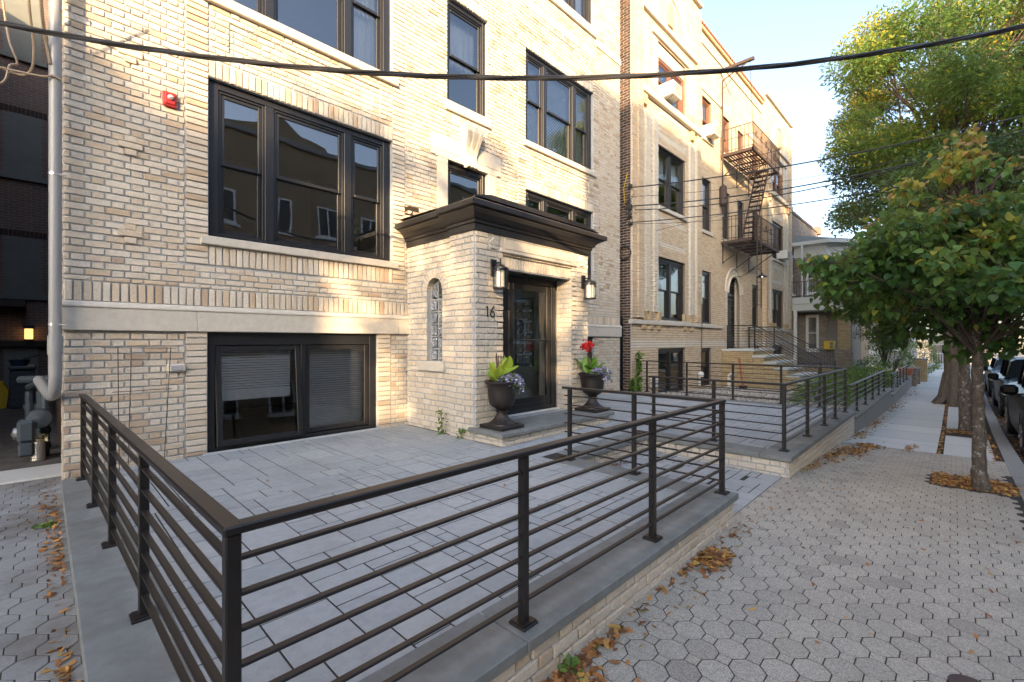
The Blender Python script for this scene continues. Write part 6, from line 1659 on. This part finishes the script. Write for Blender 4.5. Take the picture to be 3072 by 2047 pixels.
# ================================================================== CARS
def car(label, x0, yk, zg, L, H, paint, seed, hood=.30, W=1.92):
    """parked nose towards the camera; x0 = front bumper, yk = kerb side"""
    r = root0('parked_car', label, 'car', 'dark cars parked along the kerb')
    yc = yk-W/2; m = MB()
    # station: (x fraction, half width, z bottom, z shoulder, z top, half width top)
    st = [(.0,.72,.42,.72,.80,.55),(.015,.86,.30,.80,.90,.66),(.06,.93,.24,.90,.99,.74),(.16,.96,.24,.98,1.05,.78),(.27,.96,.24,1.02,1.09,.76),
          (hood+.01,.96,.24,1.04,1.14,.74),(hood+.06,.96,.24,1.05,H*.80,.70),(hood+.125,.96,.24,1.06,H*.965,.67),(hood+.22,.96,.24,1.07,H,.68),(.62,.96,.24,1.08,H,.69),(.80,.96,.24,1.09,H*.985,.67),
          (.90,.95,.24,1.09,H*.95,.65),(.955,.93,.26,1.08,H*.80,.66),(.985,.90,.32,1.02,1.10,.72),(1.,.82,.42,.95,1.0,.68)]
    rows = []
    for (f, w, zb, zs, zt, wt) in st:
        w *= W/1.92; wt *= W/1.92; x = x0+f*L
        pr = [(w*.80, zb), (w*.97, zb+.06), (w, zb+.28), (w*1.0, zs-.16), (w*.965, zs), (wt+(w-wt)*.55 if zt < zs+.15 else wt+.09, min(zs+.05, zt)), (wt+.0, max(zt-.07, zs+.04)), (wt*.82, zt), (wt*.35, zt+.02)]
        half = [(x, yc+q[0], zg+q[1]) for q in pr]; oth = [(x, yc-q[0], zg+q[1]) for q in pr[::-1]]
        rows.append(half+oth)
    n = len(rows[0]); body = MB(); gl = MB()
    for i in range(len(rows)-1):
        f = st[i][0]
        for k in range(n-1):
            cab = hood+.02 < st[i+1][0] and f < .97
            side = k in (5, n-2-5) and hood+.05 <= f <= .93
            wind = (hood+.0 <= f < hood+.12 and k in range(6, n-7)) or (.90 <= f < .97 and k in range(6, n-7))
            q = [rows[i][k], rows[i+1][k], rows[i+1][k+1], rows[i][k+1]]
            pill = side and abs(f-.62) < .001 and False
            (gl if (side or wind) else body).add(q, [(0,1,2,3)])
    body.add(rows[0], [tuple(range(n))]); body.add(rows[-1], [tuple(range(n))[::-1]])
    body.build('body', K[paint], r, smooth=True); gl.build('glazing', K['cardark'], r)
    m = MB()                                                        # window pillars and roof rails
    for f in (hood+.24, .62, .80):
        x = x0+f*L
        for s in (1, -1):
            m.tube([(x, yc+s*(.79*W/1.92), zg+1.10), (x+.03, yc+s*.70*W/1.92, zg+H-.06)], .028, 5)
    m.build('pillar', K[paint], r)
    m = MB()
    for s in (1, -1): m.tube([(x0+(hood+.2)*L, yc+s*.62*W/1.92, zg+H-.02), (x0+(hood+.24)*L, yc+s*.60*W/1.92, zg+H+.05), (x0+.86*L, yc+s*.60*W/1.92, zg+H+.04), (x0+.9*L, yc+s*.6*W/1.92, zg+H-.04)], .018, 6)
    m.build('roof_rack', K['black'], r)
    for fx in (.175, .80):
        for s in (1, -1):
            cx = x0+fx*L; y0 = yc+s*(W/2-.12)
            m = MB(); m.lathe([(.20,-.13),(.35,-.12),(.375,-.06),(.375,.06),(.35,.12),(.20,.13)], (cx, y0, zg+.375), 28, axis='y'); wh = m.build('wheel', K['tyre'], r, smooth=True)
            m = MB(); m.lathe([(.06,s*.10),(.20,s*.115),(.235,s*.135)], (cx, y0, zg+.375), 20, axis='y')
            for k in range(5): a = 2*math.pi*k/5; m.tube([(cx, y0+s*.13, zg+.375), (cx+.22*math.cos(a), y0+s*.13, zg+.375+.22*math.sin(a))], .025, 5)
            m.build('rim', K['rim'], wh)
            m = MB(); m.tube([(cx+.43*math.cos(a), yc+s*(W/2-.02), zg+.40+.43*math.sin(a)) for a in [math.pi*k/12 for k in range(13)]], .035, 6); m.build('arch', K['black'], r)
    for s in (1, -1):
        m = MB(); yy = yc+s*(W/2*.80)
        m.box(x0+.04, x0+.42, yy-.17, yy+.17+(.02 if s > 0 else 0), zg+.70, zg+.86, b=.03); m.build('headlight', K['headl'], r)
        m = MB(); yy = yc+s*(W/2+.10); m.box(x0+(hood+.07)*L-.1, x0+(hood+.07)*L+.10, yy-.12, yy+.12, zg+1.05, zg+1.24, b=.05); m.box(x0+(hood+.07)*L-.03, x0+(hood+.07)*L+.03, yc+s*(W/2-.1), yy, zg+1.02, zg+1.08)
        m.build('mirror', K[paint], r)
    m = MB(); m.box(x0-.03, x0+.05, yc-.55, yc+.55, zg+.50, zg+.82, b=.02); m.box(x0-.05, x0+.06, yc-.85, yc+.85, zg+.28, zg+.42, b=.03); m.build('grille', K['black'], r)
    settle(r, (x0+L/2, yc, zg)); return r
K['cardark'] = M_plain('dark_car_glass', (.01,.014,.018), .15, 0, .25, .1)
K['headl'] = M_plain('headlight_lens', (.5,.5,.48), .12, .3, 1.0)
car('glossy black car nearest the camera, cut by the right edge of the photo', 11.0, -.86, g(13)-.16, 4.9, 1.66, 'carblack', 1)
car('second black car parked behind the nearest one', 18.6, -.98, g(20)-.16, 4.9, 1.72, 'carblack', 2)
car('farthest dark blue-black car at the end of the parked row', 26.5, -1.05, g(28)-.16, 4.7, 1.60, 'carblue', 3)

# ================================================================== far end of the street
def pillar(label, x, y, w, z0, h, mat='greybrick'):
    r = root0('garden_pillar', label, 'pillar', 'pillars along the garden front')
    m = MB(); m.T = FR(x, 0, (0,1), (-1,0)); bricks(m, y, y+w, z0, z0+h, (), 'run', bev=0, back=.01, tf=lambda a, b: rnd.random())
    m.T = FR(0, y, (1,0), (0,-1)); bricks(m, x, x+w, z0, z0+h, (), 'run', bev=0, back=.01, tf=lambda a, b: rnd.random()); m.T = None; m.box(x+.001, x+w, y+.001, y+w, z0, z0+h-.001, m=1)
    m.build('shaft', [K[mat], K['mortar2']], r); m = MB(); m.box(x-.04, x+w+.04, y-.04, y+w+.04, z0+h, z0+h+.07, b=.01); m.build('cap', K['kerb'], r); settle(r, (x+w/2, y+w/2, z0))
pillar('dark stone garden pillar closest to the low railing end', 28.6, 1.25, .5, -.7, 1.0)
pillar('second dark stone garden pillar beside the terracotta planter', 30.4, 1.2, .45, -.7, .95)
pillar('taller cream pillar before the hedge at the far end', 32.4, 1.0, .5, -.7, 1.35, 'yelbrick')
r = root0('planter', 'terracotta window-box planter on the garden wall before the stone pillars', 'planter')
m = MB(); m.prism([(1.35,.12),(1.75,.12),(1.82,.42),(1.28,.42)], 27.0, 28.3, 'x'); m.build('trough', K['redroof'], r); settle(r, (27.6, 1.5, .1))
m = MB(); m.box(26.5, 28.5, 1.4, 1.6, -.9, .1); tag(m.build('garden_wall', K['kerb']), 'short dark wall carrying the terracotta planter', 'wall')
def pale_fence(label, y0, y1):
    r = root0('picket_fence', label, 'fence', 'pale metal fences closing the street')
    m = MB(); n = int((y1-y0)/.14)
    for k in range(n+1): m.box(45.98, 46.0, y0+k*.14, y0+k*.14+.03, -.5, .85)
    m.build('pickets', K['siding'], r); m = MB()
    for z in (-.3, .7): m.box(45.96, 46.02, y0, y1, z, z+.05)
    m.build('rail', K['siding'], r); settle(r, (46, (y0+y1)/2, -.5))
pale_fence('pale metal fence across the end of the sidewalk', -.3, 2.2)
pale_fence('pale metal fence across the end of the road', -9.5, -.5)
sheet('overlook', K['kerb'], [46.2, 60], -14, 14, lambda x: -.52)
m = MB(); m.add([(60,-3000,-30),(5000,-3000,-30),(5000,3000,-30),(60,3000,-30)], [(0,1,2,3)]); tag(m.build('water', K['water']), kind='structure')
m = MB(); rs = random.Random(5)
m.box(900, 1000, -1500, 1500, -30, -4)
tag(m.build('far_shore', K['city']), kind='structure')
m = MB()
for i in range(40):
    y = -620+i*32+rs.uniform(-10, 10); w_ = rs.uniform(12, 28); h = rs.uniform(2, 24)
    m.box(880, 900, y, y+w_, -30, h); m.box(884, 896, y+w_*.25, y+w_*.75, h, h+3)
tag(m.build('distant_city', K['city']), kind='stuff')
print('tris', sum(len(o.data.polygons) for o in bpy.data.objects if o.type == 'MESH'))
